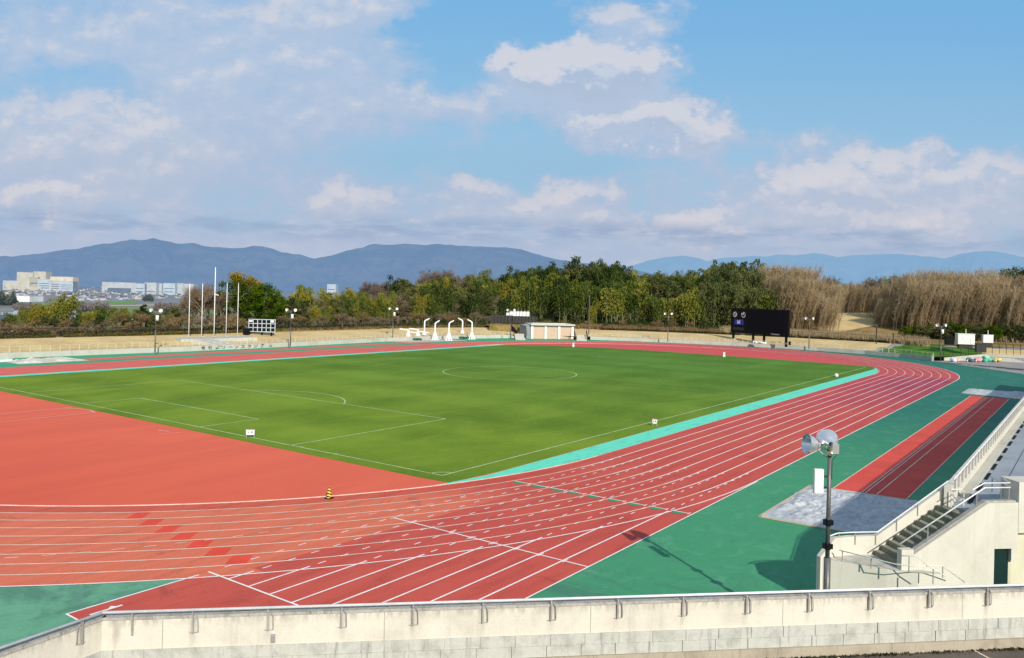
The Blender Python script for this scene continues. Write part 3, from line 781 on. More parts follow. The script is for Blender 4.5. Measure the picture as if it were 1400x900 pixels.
def Gp(x, y, z): v = G(x, y, z); return (v.x, v.y, v.z)
railset(lr, [(-59.85, -58.35, 2.12), Gp(1190, 763, 2.15), Gp(1224, 771.5, 2.25), Gp(1254, 774.5, 2.3), Gp(1288, 773.5, 2.33), Gp(1319, 796, 1.6)], [(-59.83, -58.45, 2.12), Gp(1191, 763.5, 2.14), Gp(1289, 775, 2.3)], r=.018, ph=.36)
lr2 = empty('landing_rail', (-58.5, -61.4, FL), 0, 'second steel handrail dropping right beside the stair post', 'railing')
railset(lr2, [Gp(1233, 760, 2.55), Gp(1252, 760, 2.6), Gp(1275, 777, 2.3), Gp(1293, 788, 2.1)], [Gp(1243, 761, 2.56), Gp(1276, 778, 2.3)], r=.018, ph=.5)
# near parapet of the stairs and the big cream side wall with the dark door
T0, T1 = 1.56, 1.82
bw_ = empty('stand_side_wall', S(2, T1, 0), 0, 'large cream side wall of the stand with a narrow dark doorway', 'wall')
SW = 4.22
def zpar(s): return 2.28 + (s-.25)*.625 if s > .25 else 2.42
mb = MB()
DX0, DX1 = 3.32, 3.98
pr(mb, [(-.2, T0), (.25, T0), (.25, T1), (-.2, T1)], 0, 2.46)
pr(mb, [(.252, T0), (3.05, T0), (3.05, T1), (.252, T1)], 0, [2.28, 4.03, 4.03, 2.28])
pr(mb, [(3.052, T0), (DX0, T0), (DX0, T1), (3.052, T1)], 0, 4.03)
pr(mb, [(DX0+.001, T0), (DX1, T0), (DX1, T1), (DX0+.001, T1)], 2.42, 4.03)
pr(mb, [(DX1+.001, T0), (SW, T0), (SW, T1), (DX1+.001, T1)], 2.0, 4.03)
bw(mb, 'wall_panel', M['cream2'], bw_)
mb = MB(); pr(mb, [(.22, T0-.03), (3.05, T0-.03), (3.05, T0+.16), (.22, T0+.16)], [2.29, 4.05, 4.05, 2.29], [2.33, 4.09, 4.09, 2.33]); pr(mb, [(3.052, T0-.03), (SW-.02, T0-.03), (SW-.02, T0+.16), (3.052, T0+.16)], 4.035, 4.08)
bw(mb, 'coping', M['coping'], bw_)
mb = MB(); pr(mb, [(DX0, T0+.06), (DX1, T0+.06), (DX1, T0+.12), (DX0, T0+.12)], 0, 2.42); dk = bw(mb, 'door', simple('dark_teal_door', (.006, .022, .022), .4), bw_)
mb = MB(); pr(mb, [(DX0+.05, T1+.0-.14), (DX0+.08, T1-.14), (DX0+.08, T1-.1), (DX0+.05, T1-.1)], 1.0, 1.3); bw(mb, 'handle', M['steel'], bw_, dk)
# recessed wall behind, its yellower light painted in, and the taller stand block
mb = MB(); pr(mb, [(DX1+.01, T0-.25), (12, T0-.25), (12, T0-.0), (DX1+.01, T0-.0)], 0, 2.9); bw(mb, 'recessed_wall', mat('cream_concrete_lit_yellow', f_conc((.66, .62, .46), (.5, .47, .35), .3, .6), .8, .25), bw_)
ub = empty('stand_block', S(6, .5, 0), 0, 'tall cream block of the stand cut by the right edge', 'stand')
mb = MB(); pr(mb, [(4.25, .9), (12, .9), (12, T1-.02), (4.25, T1-.02)], 2.95, 4.75); bw(mb, 'upper_wall', M['cream2'], ub)
# handrails over the side parapet
hr = empty('stair_handrail', S(1.5, T0+.05, 2), 0, 'bright double handrail above the right side of the stairs', 'railing')
tt = T0+.06
railset(hr, [S(-.12, tt, 2.62), S(3.05, tt, 4.52), S(4.05, tt, 4.52), S(4.2, tt-.5, 4.55), S(4.22, tt-1.2, 4.62)], [S(.9, tt, 3.22), S(2.75, tt, 4.33), S(4.0, tt, 4.5), S(4.2, tt-.55, 4.55), S(4.22, tt-1.1, 4.6)], r=.024, ph=.5)
mb = MB(); mb.tube([S(2.6, tt-.02, 4.45), S(3.05, tt-.02, 4.68), S(4.05, tt-.02, 4.68), S(4.2, tt-.55, 4.72)], .018, 6); bw(mb, 'upper_bar', M['rail'], hr)
# long front parapet of the stand, running along the track
YF = -61.28; XF = S(2.75, 0)[0]
fw_ = empty('stand_front_parapet', (-20, YF, 0), 0, 'long cream parapet of the stand with evenly spaced railing posts beside the runway', 'parapet')
XE = 34.
mb = MB(); mb.box(((XF-.35+XE)/2, YF, 2.13), (XE-XF+.35, .24, 4.26)); bw(mb, 'wall_panel', M['cream2'], fw_)
mb = MB(); mb.tube([(XF-.1, YF-.16, 4.50), (XE, YF-.16, 4.50)], .024, 8); bw(mb, 'handrail', M['rail'], fw_, smooth=True)
k = 0; x = XF+.25
while x < XE:
    mb = MB(); mb.box((x, YF-.16, 4.24), (.035, .05, .5)); bw(mb, 'rail_post', M['steel'], fw_); x += 1.0
tr = empty('stand_terrace', (-20, -63.5, 0), 0, 'blue grey terrace floor of the stand behind the front parapet', 'terrace')
mb = MB(); X0_ = S(2.95, .5)[0]
tp = [(XF+.1, YF-.12), (XE, YF-.12), (XE, -68), (-48, -68), S(4.6, .9)[:2], S(4.2, T0)[:2], S(2.95, T0)[:2], S(2.85, .1)[:2]]
mb.prism(tp[::-1], 0, 3.52); bw(mb, 'floor', M['terrace'], tr)
mb = MB(); mb.box(((XF+1+XE)/2, YF-.30, 3.56), (XE-XF-1, .34, .08)); bw(mb, 'kerb', M['farwall'], tr)
mb = MB(); 
x = XF+1.5
while x < XE: mb = MB(); mb.box((x, YF-.58, 3.53), (1.6, .12, .03)); bw(mb, 'drain_grate', M['black'], tr); x += 2.6
mb = MB()
for yy in (-62.6, -63.55): mb.box(((XF+XE)/2+2, yy, 3.525), (XE-XF-3, .02, .012))
bw(mb, 'expansion_joint', M['dark'], tr)
# seating rows climbing beyond the terrace (cut by the right edge)
se = empty('seating_bank', (-20, -66, 0), 0, 'stepped concrete seating rows rising behind the terrace', 'seating')
mb = MB()
for k in range(5): mb.box((-5, -65.6-k*.85, 3.52+.2+k*.2), (76, .85, .4+.4*k))
bw(mb, 'seating_tier', M['terrace'], se)
rr_ = empty('inner_railing', (-50, -64.6, 3.5), 0, 'grey steel railing along the inner edge of the terrace', 'railing')
P_ = [(-49+k*1.4, -64.9) for k in range(40)]
mb = MB()
for zz in (4.5, 4.1): mb.tube([(p[0], p[1], zz) for p in P_], .02, 6)
bw(mb, 'handrail', M['rail'], rr_)
for p in P_: 
    mb = MB(); mb.box((p[0], p[1], 4.0), (.04, .04, 1.0)); bw(mb, 'rail_post', M['steel'], rr_)
gate = empty('small_rail_gate', S(2.6, .3, 3.55), math.atan2(E.y, E.x), 'small bent white hoop railing at the top of the stairs', 'railing')
mb = MB(); mb.tube([(0, -.08, 0), (0, -.08, .5), (.12, -.08, .62), (.5, -.08, .62), (.6, -.08, .5), (.6, -.08, 0)], .018, 6); mb.build('hoop', M['offwhite'], gate); mb = MB(); mb.tube([(0, -.08, .3), (.6, -.08, .3)], .014, 6); mb.build('cross_bar', M['offwhite'], gate)

# ---------------------------------------------------------------- floodlight poles
def bell(mb, c, ax, r=.31, L=.42, n=22):
    prof = [(.07, -L*.55), (.09, -L*.5), (.10, -L*.35), (r*.45, -L*.28), (r*.75, -L*.05), (r*.93, L*.28), (r, L*.45), (r*1.03, L*.46), (r*.97, L*.44), (r*.9, L*.27), (r*.7, -L*.0), (r*.4, -L*.2), (.0, -L*.24)]
    mb.lathe(prof, c, ax, n)
base = Vector((-63.55, -58.9, 0))
nl = empty('floodlight_pole', tuple(base), 0, 'tall grey pole with two polished round floodlights and a white box, nearest the viewer', 'light pole', 'floodlight poles around the track')
HP = 6.25
mb = MB(); mb.tube([(0, 0, 0), (0, 0, 2.9)], .105, 14); mb.build('lower_pole', M['pole'], nl, True)
mb = MB(); mb.tube([(0, 0, 2.88), (0, 0, HP)], [.07, .062], 14); mb.build('upper_pole', M['pole'], nl, True)
for z in (3.25, 4.0):
    mb = MB(); mb.tube([(0, 0, z-.09), (0, 0, z+.1)], .1, 12); rt = RT; mb.box((rt.x*.12, rt.y*.12, z), (.1, .09, .14), .3); mb.box((-rt.x*.12, -rt.y*.12, z+.02), (.1, .09, .16), .3); mb.build('clamp', M['black'], nl)
mb = MB(); v = Vector((-RT.x, -RT.y, 0)); v2 = Vector((FW.x, FW.y, 0))
mb.box(tuple(v*.34+UP*(HP-.95)), (.30, .16, .78), CHEAD-math.pi/2); o_ = mb.build('white_box', M['offwhite'], nl)
bv = o_.modifiers.new('bevel', 'BEVEL'); bv.width = .035; bv.segments = 3
mb = MB(); mb.box(tuple(v*.13+UP*(HP-.8)), (.16, .05, .06), CHEAD-math.pi/2); mb.box(tuple(v*.13+UP*(HP-1.15)), (.16, .05, .06), CHEAD-math.pi/2); mb.tube([tuple(v*-.08+UP*(HP-.9)), tuple(v*-.08+UP*(HP-.3)), tuple(v*-.22+UP*(HP-.1)), tuple(v*-.25+UP*(HP+.12)), tuple(v*-.12+UP*(HP+.2))], .012, 5); mb.build('box_bracket', M['dark'], nl)
mb = MB(); ca = v*.55 + UP*(HP+.20) ; ax = (v*.92 - v2*.1 + UP*.12); bell(mb, ca, ax, .31, .46); mb.build('lamp_head', M['polished'], nl, True)
mb = MB(); cb = v*.04 + UP*(HP+.30) ; ax2 = (v2*.97 + v*-.12 + UP*.1); bell(mb, cb, ax2, .34, .5); mb.build('lamp_head', M['polished'], nl, True)
mb = MB(); mb.tube([tuple(v*.45+UP*(HP+.1)), tuple(v*.2+UP*(HP-.12)), (0, 0, HP-.2)], .03, 6); mb.tube([tuple(-v2*.25+v*.06+UP*(HP+.2)), tuple(-v2*.22+UP*(HP-.05)), (0, 0, HP-.1)], .03, 6); mb.box(tuple(-v2*.32+UP*(HP+.15)+v*-.02), (.2, .2, .3), CHEAD); mb.box((0, 0, HP-.05), (.3, .14, .12), CHEAD); mb.build('yoke', M['polished'], nl)

# a far pole, six copies
fpz = empty('floodlight_pole', (0, 0, 0), 0, 'x', 'light pole', 'floodlight poles around the track')
mb = MB(); mb.tube([(0, 0, -.5), (0, 0, 3)], .10, 8); mb.tube([(0, 0, 3), (0, 0, 6)], [.07, .06], 8); mb.build('pole', M['pole'], fpz, True)
mb = MB(); mb.tube([tuple(RT*-.62+UP*5.95), tuple(UP*5.75), tuple(RT*.62+UP*5.95)], .05, 6); mb.build('cross_arm', M['pole'], fpz)
for sg in (-1, 1):
    mb = MB(); bell(mb, RT*sg*.68+UP*6.1, RT*sg*.6+UP*-.1-FW*.75, .30, .42, 12); mb.build('lamp_head', M['white'], fpz, True)
bx = MB(); bx.tube([(RT.x*.25, RT.y*.25, 4.5), (RT.x*.25, RT.y*.25, 5.3)], .22, 10); bx_o = bx.build('speaker', M['white'], fpz, True)
locs = [(212, 1.0, 1, 'floodlight pole on the far left bank before the brown shrubs'), (397, 1.0, 1, 'floodlight pole just right of the small grid scoreboard'), (537, 1.0, 1, 'floodlight pole left of the white throwing cage'), (698, 1.0, 0, 'floodlight pole in front of the white rooftop units'), (913, 1.0, 0, 'floodlight pole left of the big dark screen'), (1106, 1.0, 0, 'floodlight pole just right of the big dark screen'), (1286, .9, 1, 'floodlight pole beside the dark green lawn')]
yb = {212: 477, 397: 469, 537: 460, 698: 459, 913: 464, 1106: 473, 1286: 489}
dup_src = fpz
for k, (xi, z, sp, lab) in enumerate(locs):
    o = fpz if k == 0 else copy_tree(dup_src)
    g = G(xi, yb[xi], z); o.location = (g.x, g.y, z-.1); o['label'] = lab
    if not sp:
        for c in kids(o):
            if c.name.startswith('speaker'): bpy.data.objects.remove(c)

# ---------------------------------------------------------------- flagpoles and their terrace
FD = 165.
fpt = empty('flag_terrace', tuple(XY(300, 160)), 0, 'low concrete terrace carrying the flagpoles on the far bank', 'terrace'); fpt.location.z = 0
mb = MB(); a = G(247, 466, 1.35); b = G(352, 463.5, 1.35); dd = (b-a).normalized(); nd = Vector((-dd.y, dd.x, 0)); 
mb.prism([(a.x, a.y), (b.x, b.y), (b.x+nd.x*6, b.y+nd.y*6), (a.x+nd.x*6, a.y+nd.y*6)], .5, 1.62); bw(mb, 'slab', M['conc'], fpt)
for k, (xi, yt, r_) in enumerate(((259.5, 388, .07), (277, 388, .07), (294, 366, .095), (310.5, 388, .07), (326, 388, .07))):
    p = a + dd*((imgx(a.x, a.y) and 0)); lo, hi = 0., (b-a).length
    for _ in range(30):
        m_ = (lo+hi)/2; q_ = a+dd*m_+nd*2.2
        if imgx(q_.x, q_.y) < xi: lo = m_
        else: hi = m_
    q_ = a+dd*lo+nd*2.2; di = math.hypot(q_.x-CAM.x, q_.y-CAM.y); H = ZAT(xi, yt, di)-1.72
    lab = ['white flagpole at the left end of the row of five', 'second white flagpole from the left of the row of five', 'tall central white flagpole of the row, twice as thick', 'fourth white flagpole from the left, before the tall evergreen', 'rightmost white flagpole of the row, next to the small scoreboard'][k]
    o = empty('flagpole', (q_.x, q_.y, 1.72), 0, lab, 'flagpole', 'flagpoles above the far straight')
    mb = MB(); mb.tube([(0, 0, 0), (0, 0, H)], [r_, r_*.75], 8); mb.build('pole', M['white'], o, True)
    mb = MB(); mb.lathe([(.01, -.12), (.1, -.05), (.12, 0), (.1, .07), (.01, .13)], (0, 0, H+.05), (0, 0, 1), 8); mb.build('finial', M['steel'], o, True)
    mb = MB(); mb.box((0, 0, .1), (.42, .42, .2)); mb.build('base', M['farwall'], o)
    if k == 2:
        mb = MB(); mb.tube([tuple(-RT*.1+UP*(H*.62)), tuple(RT*.7+UP*(H*.6))], .07, 6); mb.build('yard_arm', M['white'], o)
_q = path_at(PW, 311)[0]
bs = empty('bank_stairs', (_q[0]+nd.x*.3, _q[1]+nd.y*.3, .72), 0, 'grey concrete stairs with pale edges rising from the lettered wall to the flagpoles', 'stairs')
o0 = bs.location.copy(); d2 = -dd*.45 + nd*.9; d2.normalize(); w2 = Vector((d2.y, -d2.x, 0))
n_ = 7
for k in range(n_):
    mb = MB(); c = d2*(k*.75+.4)
    mb.box((c.x, c.y, .0+.14*(k+.2)), (.75, 3.3, .22), math.atan2(d2.y, d2.x)); mb.build('stair_step', M['conc'], bs)
for sg in (-1.85, 1.85, 0):
    mb = MB(); p0 = w2*sg; p1 = w2*sg + d2*5.6; q = w2*(.2 if sg else .07)
    mb.prism([tuple((p0+q)[:2]), tuple((p0-q)[:2]), tuple((p1-q)[:2]), tuple((p1+q)[:2])][::-1], -.3, [1.0, 1.0, .2, .2]); mb.build('side_kerb' if sg else 'centre_rail', M['farwall'], bs)

# ---------------------------------------------------------------- small grid scoreboard
g = XY(358.5, 166); g0 = Vector((g.x, g.y, 1.7)); D_ = 166/CF
def face(root_loc, rz): return (root_loc, rz)
sb = empty('grid_scoreboard', tuple(g0), math.atan2(RT.y, RT.x)+.04, 'small black scoreboard divided by a white grid on the far bank', 'scoreboard')
Wd = 34*D_*1.0; Hb = 16*D_; z0 = .55
mb = MB(); mb.box((0, .15, z0+Hb/2), (Wd, .25, Hb)); mb.build('panel', M['black'], sb)
mb = MB()
for k in range(7): mb.box((-Wd/2+Wd*k/6, 0, z0+Hb/2), (.14, .06, Hb+.14))
for k in range(4): mb.box((0, -.01, z0+Hb*k/3), (Wd+.14, .06, .14))
mb.build('grid_frame', simple('pale_blue_grey_paint', (.42, .48, .52), .5), sb)
mb = MB(); mb.box((-Wd*.42, -.02, z0+Hb*.86), (Wd*.13, .05, .25)); mb.box((Wd*.4, -.02, z0+Hb*.86), (Wd*.1, .05, .4)); mb.build('name_plate', M['white'], sb)
for x_ in (-Wd*.44, 0, Wd*.36):
    mb = MB(); mb.box((x_, .15, z0/2-.2), (.3, .3, z0+.45)); mb.build('leg', M['black'], sb)
bxo = empty('equipment_cabinet', tuple(XY(337.5, 165)[:2])+(1.65,), .3, 'dark cabinet standing left of the small grid scoreboard', 'cabinet'); mb = MB(); mb.box((0, 0, .6), (1.1, .8, 1.3)); mb.build('body', M['black'], bxo); mb = MB(); mb.box((0, 0, 1.28), (1.2, .9, .06)); mb.build('lid', M['dark'], bxo)

# ---------------------------------------------------------------- big screen
L0 = XY(999.5, 199.5); R0 = XY(1078.5, 186.5); ctr = (L0+R0)/2; dx = Vector((R0.x-L0.x, R0.y-L0.y, 0)); WS = dx.length; rz = math.atan2(dx.y, dx.x)
bsn = empty('video_screen', (ctr.x, ctr.y, 1.2), rz, 'large black video screen on four legs with white clock symbols and a blue logo panel', 'video screen')
zt = (ZAT(999, 422, 199.5)+ZAT(1079, 423, 186.5))/2-1.2; zb = (ZAT(999, 455.8, 199.5)+ZAT(1078, 459.3, 186.5))/2-1.2
HS = zt-zb
mb = MB(); mb.box((0, .22, (zt+zb)/2), (WS, .44, HS)); mb.build('housing', M['black'], bsn)
mb = MB(); mb.box((WS*.125, -.012, (zt+zb)/2+.15), (WS*.62, .03, HS*.80)); mb.build('display', M['screen'], bsn)
mb = MB(); mb.box((-WS*.36, -.012, zb+HS*.17), (WS*.20, .03, HS*.10)); mb.build('message_bar', mat('dim_panel', (.02, .026, .026), .4), bsn)
def glyph(strk, cx, cz, w_, h_, T, name, m, y=-.04):
    mb = MB()
    for st_ in strk:
        for (a, b), (c, e) in zip(st_, st_[1:]):
            A = Vector((cx+(a-.5)*w_, y, cz+(b-.5)*h_)); B = Vector((cx+(c-.5)*w_, y, cz+(e-.5)*h_)); q = (B-A).normalized(); s_ = Vector((-q.z, 0, q.x))*T/2; A -= q*T*.3; B += q*T*.3
            mb.quad(A-s_, B-s_, B+s_, A+s_); mb.quad(A-s_+Vector((0, .04, 0)), A-s_, A+s_, A+s_+Vector((0, .04, 0)))
    return mb.build(name, m, bsn)
ring = [(.5+.5*math.cos(t), .5+.5*math.sin(t)) for t in [k*math.pi/12 for k in range(25)]]
ticks = [[(.5+.5*math.cos(t), .5+.5*math.sin(t)), (.5+.37*math.cos(t), .5+.37*math.sin(t))] for t in [k*math.pi/6 for k in range(12)]]
cz = zt-HS*.26
glyph(ticks+[[(.28, .75), (.72, .3)], [(.3, .8), (.55, .5)]], -WS*.425, cz, 1.2, 1.2, .16, 'clock_mark', M['white'])
arcp = [(.5+.5*math.cos(t), .5+.5*math.sin(t)) for t in [math.pi*.45-k*math.pi/12*1.0 for k in range(21)]]
glyph([arcp, [(.5, .5), (.5, .95)], [(.5, .5), (.22, .75)]], -WS*.27, cz, 1.15, 1.15, .2, 'clock_mark', M['white'])
mb = MB(); mb.box((-WS*.35, -.03, zb+HS*.44), (WS*.165, .05, HS*.22)); mb.build('logo_panel', M['blue'], bsn)
# white running-bird style mark: two swept wings over a base stroke
glyph([[(.12, .95), (.42, .62), (.95, .98)], [(.1, .8), (.4, .5), (.85, .78)], [(.2, .35), (.5, .48), (.85, .3)], [(.08, .12), (.92, .12)], [(.12, .22), (.9, .22)]], -WS*.35, zb+HS*.44, 1.25, .8, .13, 'logo_mark', M['white'], -.075)
glyph([[(.0, .0), (.02, .55), (.05, 1), (.07, .6), (.01, .5)]] + [[(x_, .15), (x_, .6), (x_+.045, .6), (x_+.045, .15)] for x_ in [.16+.083*k for k in range(10)]], WS*.29, zb+HS*.06, 2.6, .42, .06, 'maker_lettering', mat('dim_white_lettering', (.5, .52, .54), .5), -.03)
for fx in (-.46, -.10, .09, .455):
    mb = MB(); mb.box((WS*fx, .22, zb/2-.3), (.42, .4, zb+.62)); mb.build('leg', M['black'], bsn)
for k, fx in enumerate((-.46, .455)):
    mb = MB(); mb.box((WS*fx, .45, .08), (1.0, .9, .35)); mb.build('footing', M['farwall'], bsn)
sg_ = empty('equipment_rack', (ctr.x-FW.x*3-RT.x*.6, ctr.y-FW.y*3-RT.y*.6, .95), rz, 'low white heap of covered equipment under the middle of the screen', 'equipment')
mb = MB(); rr2 = random.Random(4)
for k in range(9): mb.lathe([(.02, 0), (.25, .05), (.3, .2), (.2, .42), (.02, .5)], (-1.6+k*.4, rr2.uniform(-.2, .2), 0), (rr2.uniform(-.3, .3), 0, 1), 7)
mb.build('cover', M['white'], sg_); mb = MB(); mb.box((0, 0, .03), (3.6, .8, .07)); mb.build('pallet', M['steel'], sg_)
sx = empty('rubbish_bin', tuple(XY(1080.5, 186)[:2])+(1.05,), 0, 'small dark bin at the right foot of the video screen', 'bin'); mb = MB(); mb.tube([(0, 0, 0), (0, 0, .75)], [.24, .28], 10); mb.build('body', M['black'], sx); mb = MB(); mb.tube([(0, 0, .75), (0, 0, .83)], [.29, .2], 10); mb.build('lid', M['dark'], sx)

# ---------------------------------------------------------------- store building with stairs on both sides
a = G(725.5, 463.1); b = G(784, 463.8)
dd = Vector((b.x-a.x, b.y-a.y, 0)); 
# keep the front square to the wall line
bd = empty('store_building', (a.x, a.y, 0), math.atan2(dd.y, dd.x), 'low cream store building with flat white roof and three peach shutters', 'building')
Lb = dd.length; HB = 3.3; DB = 6.
mb = MB(); mb.box((Lb/2, DB/2+.25, HB*.5-.02), (Lb-.1, DB, HB)); mb.build('body', M['cream2'], bd)
mb = MB(); mb.box((Lb/2, DB/2-.1, HB+.13), (Lb+.35, DB+1.2, .30)); mb.build('roof', mat('pale_roof_coating', f_conc((.60, .59, .54), (.4, .38, .33), .5), .8, .2), bd)
mb = MB(); mb.box((Lb/2-.3, DB/2, HB+.36), (Lb*.8, .9, .1)); mb.build('roof_cap', M['offwhite'], bd)
for k in range(4):
    mb = MB(); mb.box((.3+k*(Lb-.6)/3, .12, HB/2-.1), (.55, .5, HB-.2)); mb.build('pillar', M['offwhite'], bd)
sh = mat('peach_shutter', f_conc((.58, .42, .32), (.46, .34, .26), .4), .6, .3)
for k in range(3):
    w3 = (Lb-.6)/3; mb = MB(); mb.box((.3+(k+.5)*w3, .2, (HB-.6)/2), (w3-.56, .06, HB-.6)); s_ = mb.build('shutter', sh, bd)
    mb = MB()
    for q in range(9): mb.box((.3+(k+.5)*w3, .16, .2+q*.3), (w3-.6, .03, .03))
    mb.build('slat_line', simple('shutter_rib', (.46, .33, .25), .6), s_)
gs = empty('grey_side_wing', (a.x, a.y, 0), bd.rotation_euler.z, 'grey side panel at the left end of the store building', 'wall')  # plain grey panel at the left end of the building
mb = MB(); mb.prism([(-.05, .1), (-.05, DB-.4), (-1.6, DB-.4), (-1.0, .8)], 0, HB-.15); mb.build('panel', simple('grey_panel', (.30, .32, .34), .7), gs)
mb = MB(); mb.box((-.8, DB*.5, HB-.08), (1.6, DB*.8, .1)); mb.build('coping', M['farwall'], gs)
def sidestairs(x0, x1, lab, mirror):
    p0 = XY((x0+x1)/2, 190 if mirror < 0 else 193); s_ = empty('bank_stairs', (p0.x, p0.y, 0), CHEAD-math.pi/2, lab, 'stairs')
    wd = (x1-x0)/CF*192
    for k in range(8):
        mb = MB(); mb.box((mirror*.05*k, k*.6, .15*(k+1)/2), (wd*.7, .62, .16*(k+1))); mb.build('stair_step', M['conc'], s_)
    for sg in (-1, 1):
        mb = MB(); x_ = sg*wd*.42
        for k in range(7): mb.box((x_, k*.75, .5+.17*k+.4), (.06, .06, 1.0))
        mb.tube([(x_, 0, 1.35), (x_, 4.6, 2.5)], .04, 6); mb.tube([(x_, 0, .95), (x_, 4.6, 2.1)], .03, 6); mb.build('handrail', M['dark'], s_)
    return s_
s1 = sidestairs(703, 722, 'concrete stairs with dark banner on the left of the store building', -1)
s2 = sidestairs(786, 806, 'concrete stairs with dark railings on the right of the store building', 1)
bn = empty('dark_banner', tuple(G(704, 458, .9)), CHEAD-math.pi/2, 'dark leaning sheet hanging on the stair rail left of the store building', 'banner')
mb = MB(); mb.quad((-1.0, 0, 2.6), (-1.1, 0, 1.1), (.55, .3, .0), (.75, .3, .7)); mb.quad((-1.0, .04, 2.6), (.75, .34, .7), (.55, .34, .0), (-1.1, .04, 1.1)); mb.build('sheet', M['black'], bn)
mb = MB(); mb.tube([(-1.05, .02, 2.7), (-1.1, .02, -.3)], .04, 6); mb.build('pole', M['pole'], bn)
# white railings either side at the foot
for xs, lab in (((716, 725), 'short white rail at the foot of the stairs left of the store building'), ((786, 803), 'short white rail at the foot of the stairs right of the store building')):
    A, B = G(xs[0], 461.8), G(xs[1], 462.8); t = empty('railing', tuple(A), 0, lab, 'railing'); railing(t, [tuple((A+(B-A)*k/4)[:2]) for k in range(5)], 0, 1.1, M['white'], n_thin=.035)
# rooftop units behind a dark screen fence
dq = 206.
hb = empty('plant_enclosure', tuple(XY(701, dq)[:2])+(0,), CHEAD-math.pi/2, 'dark screen fence around white equipment above the left stairs', 'fence')
sc_ = dq/CF; zb_ = ZAT(700, 440, dq)-.2; zt_ = ZAT(700, 431.5, dq)
mb = MB(); mb.box((-15*sc_, 0, (zb_+zt_)/2), (30*sc_, .2, zt_-zb_)); mb.box((16*sc_, -.6, (zb_+zt_)/2-.1), (32*sc_, .2, zt_-zb_)); mb.build('screen', M['dark'], hb)
for k in range(14):
    mb = MB(); mb.box((-29*sc_+k*4.6*sc_, -.75, (zb_+zt_)/2), (.07, .1, zt_-zb_+.1)); mb.build('post', M['black'], hb)
mb = MB(); w6 = 31*sc_; mb.prism([(-w6, -2.5), (w6, -2.5), (w6, 5), (-w6, 5)], .5, [zb_-.6, zb_-.6, zb_, zb_]); mb.build('plinth', M['wild'], hb)
zu = ZAT(700, 433.3, dq); zv = ZAT(700, 426, dq)
for k in range(7):
    p = XY(694.5+k*4.55, dq+1.2); o = empty('tank_unit', (p.x, p.y, zu), CHEAD-math.pi/2, 'white cabinet of the row of units behind the dark screen fence', 'equipment', 'white units behind the dark fence')
    hh = (zv-zu)*(.72 if k == 0 else 1.); mb = MB(); mb.box((0, 0, hh/2-.3), (4.2*sc_, 1.2, hh+.6)); mb.build('body', M['white'], o)
    mb = MB(); mb.tube([(0, 0, hh), (0, 0, hh+.3)], .12, 6); mb.box((0, 0, hh+.02), (4.3*sc_, 1.3, .08)); mb.build('vent', M['steel'], o); mb = MB(); mb.box((4.2*sc_*.5, -.62, hh/2), (.07, .05, hh)); mb.build('seam', M['dark'], o)

# ---------------------------------------------------------------- throwing cage: white gantry posts on feet
def gantry(p, H, arm, foot, lab, low=False):
    o = empty('cage_post', (p.x, p.y, 0), 0, lab, 'cage post', 'white posts of the throwing cage')
    ad = Vector((arm[0], arm[1], 0)).normalized()
    mb = MB()
    if low:
        mb.tube([(0, 0, 0), (0, 0, 2.35)], .17, 8); mb.build('mast', M['white'], o)
        mb = MB(); mb.tube([tuple(-RT*1.9+UP*2.45), tuple(RT*.25+UP*2.2)], .14, 8); mb.tube([tuple(-RT*.2+UP*1.9), tuple(RT*2.5+UP*1.65)], .1, 8); mb.build('folded_boom', M['white'], o)
    else:
        mb.tube([(0, 0, 0), (0, 0, H-.75), tuple(ad*.12+UP*(H-.5))], .17, 8); mb.build('mast', M['white'], o)
        mb = MB(); mb.tube([(0, 0, H-.75), tuple(ad*.25+UP*(H-.42)), tuple(ad*1.1+UP*H)], [.17, .15, .12], 8); mb.build('arm', M['white'], o)
    for sg in (-1, 1):
        mb = MB(); mb.tube([tuple(RT*sg*.15+UP*(1.7)), tuple(RT*sg*.62+UP*.12)], .13, 6); mb.build('strut', M['white'], o)
    mb = MB(); mb.tube([tuple(FW*.9+UP*.1), (0, 0, 1.6)], .1, 6); mb.build('back_stay', M['white'], o)
    mb = MB(); mb.box((0, 0, .13), (1.9, .45, .1), math.atan2(RT.y, RT.x)); mb.box((FW.x*.5, FW.y*.5, .13), (.4, 1.4, .1), math.atan2(RT.y, RT.x)); mb.build('foot', M['white'], o)
    mb = MB()
    for sg in (-.8, .8): mb.tube([tuple(RT*sg-FW*.1+UP*.06), tuple(RT*sg+FW*.1+UP*.06)], .06, 8)
    mb.build('wheel', M['black'], o)
r = (RT.x, RT.y); l = (-RT.x, -RT.y)
gantry(G(558, 465.3), 3, l, 0, 'leftmost low white post with folded boom at the throwing cage', True)
gantry(G(571, 464.6), 3, l, 0, 'second low white post with folded boom at the throwing cage', True)
gantry(G(580, 464.2), 4.75, r, 0, 'thick tall white cage post with long bent arm beside the folded booms')
gantry(G(594.5, 465.6), 4.4, (r[0]*.5+FW.x*.4, r[1]*.5+FW.y*.4), 0, 'tall white cage post second from the left of the five')
gantry(G(613.5, 466.2), 4.5, (r[0]*.6+FW.x*.3, r[1]*.6+FW.y*.3), 0, 'tall white cage post standing nearest the red track')
gantry(G(632, 461.5), 4.6, l, 0, 'tall white cage post standing farthest back with arm to the left')
gantry(G(645, 464.5), 4.6, l, 0, 'rightmost tall white cage post with arm to the left')
nm = [(586, 462), (603, 462.5), (620, 462), (634, 463.5), (567, 465.6)]
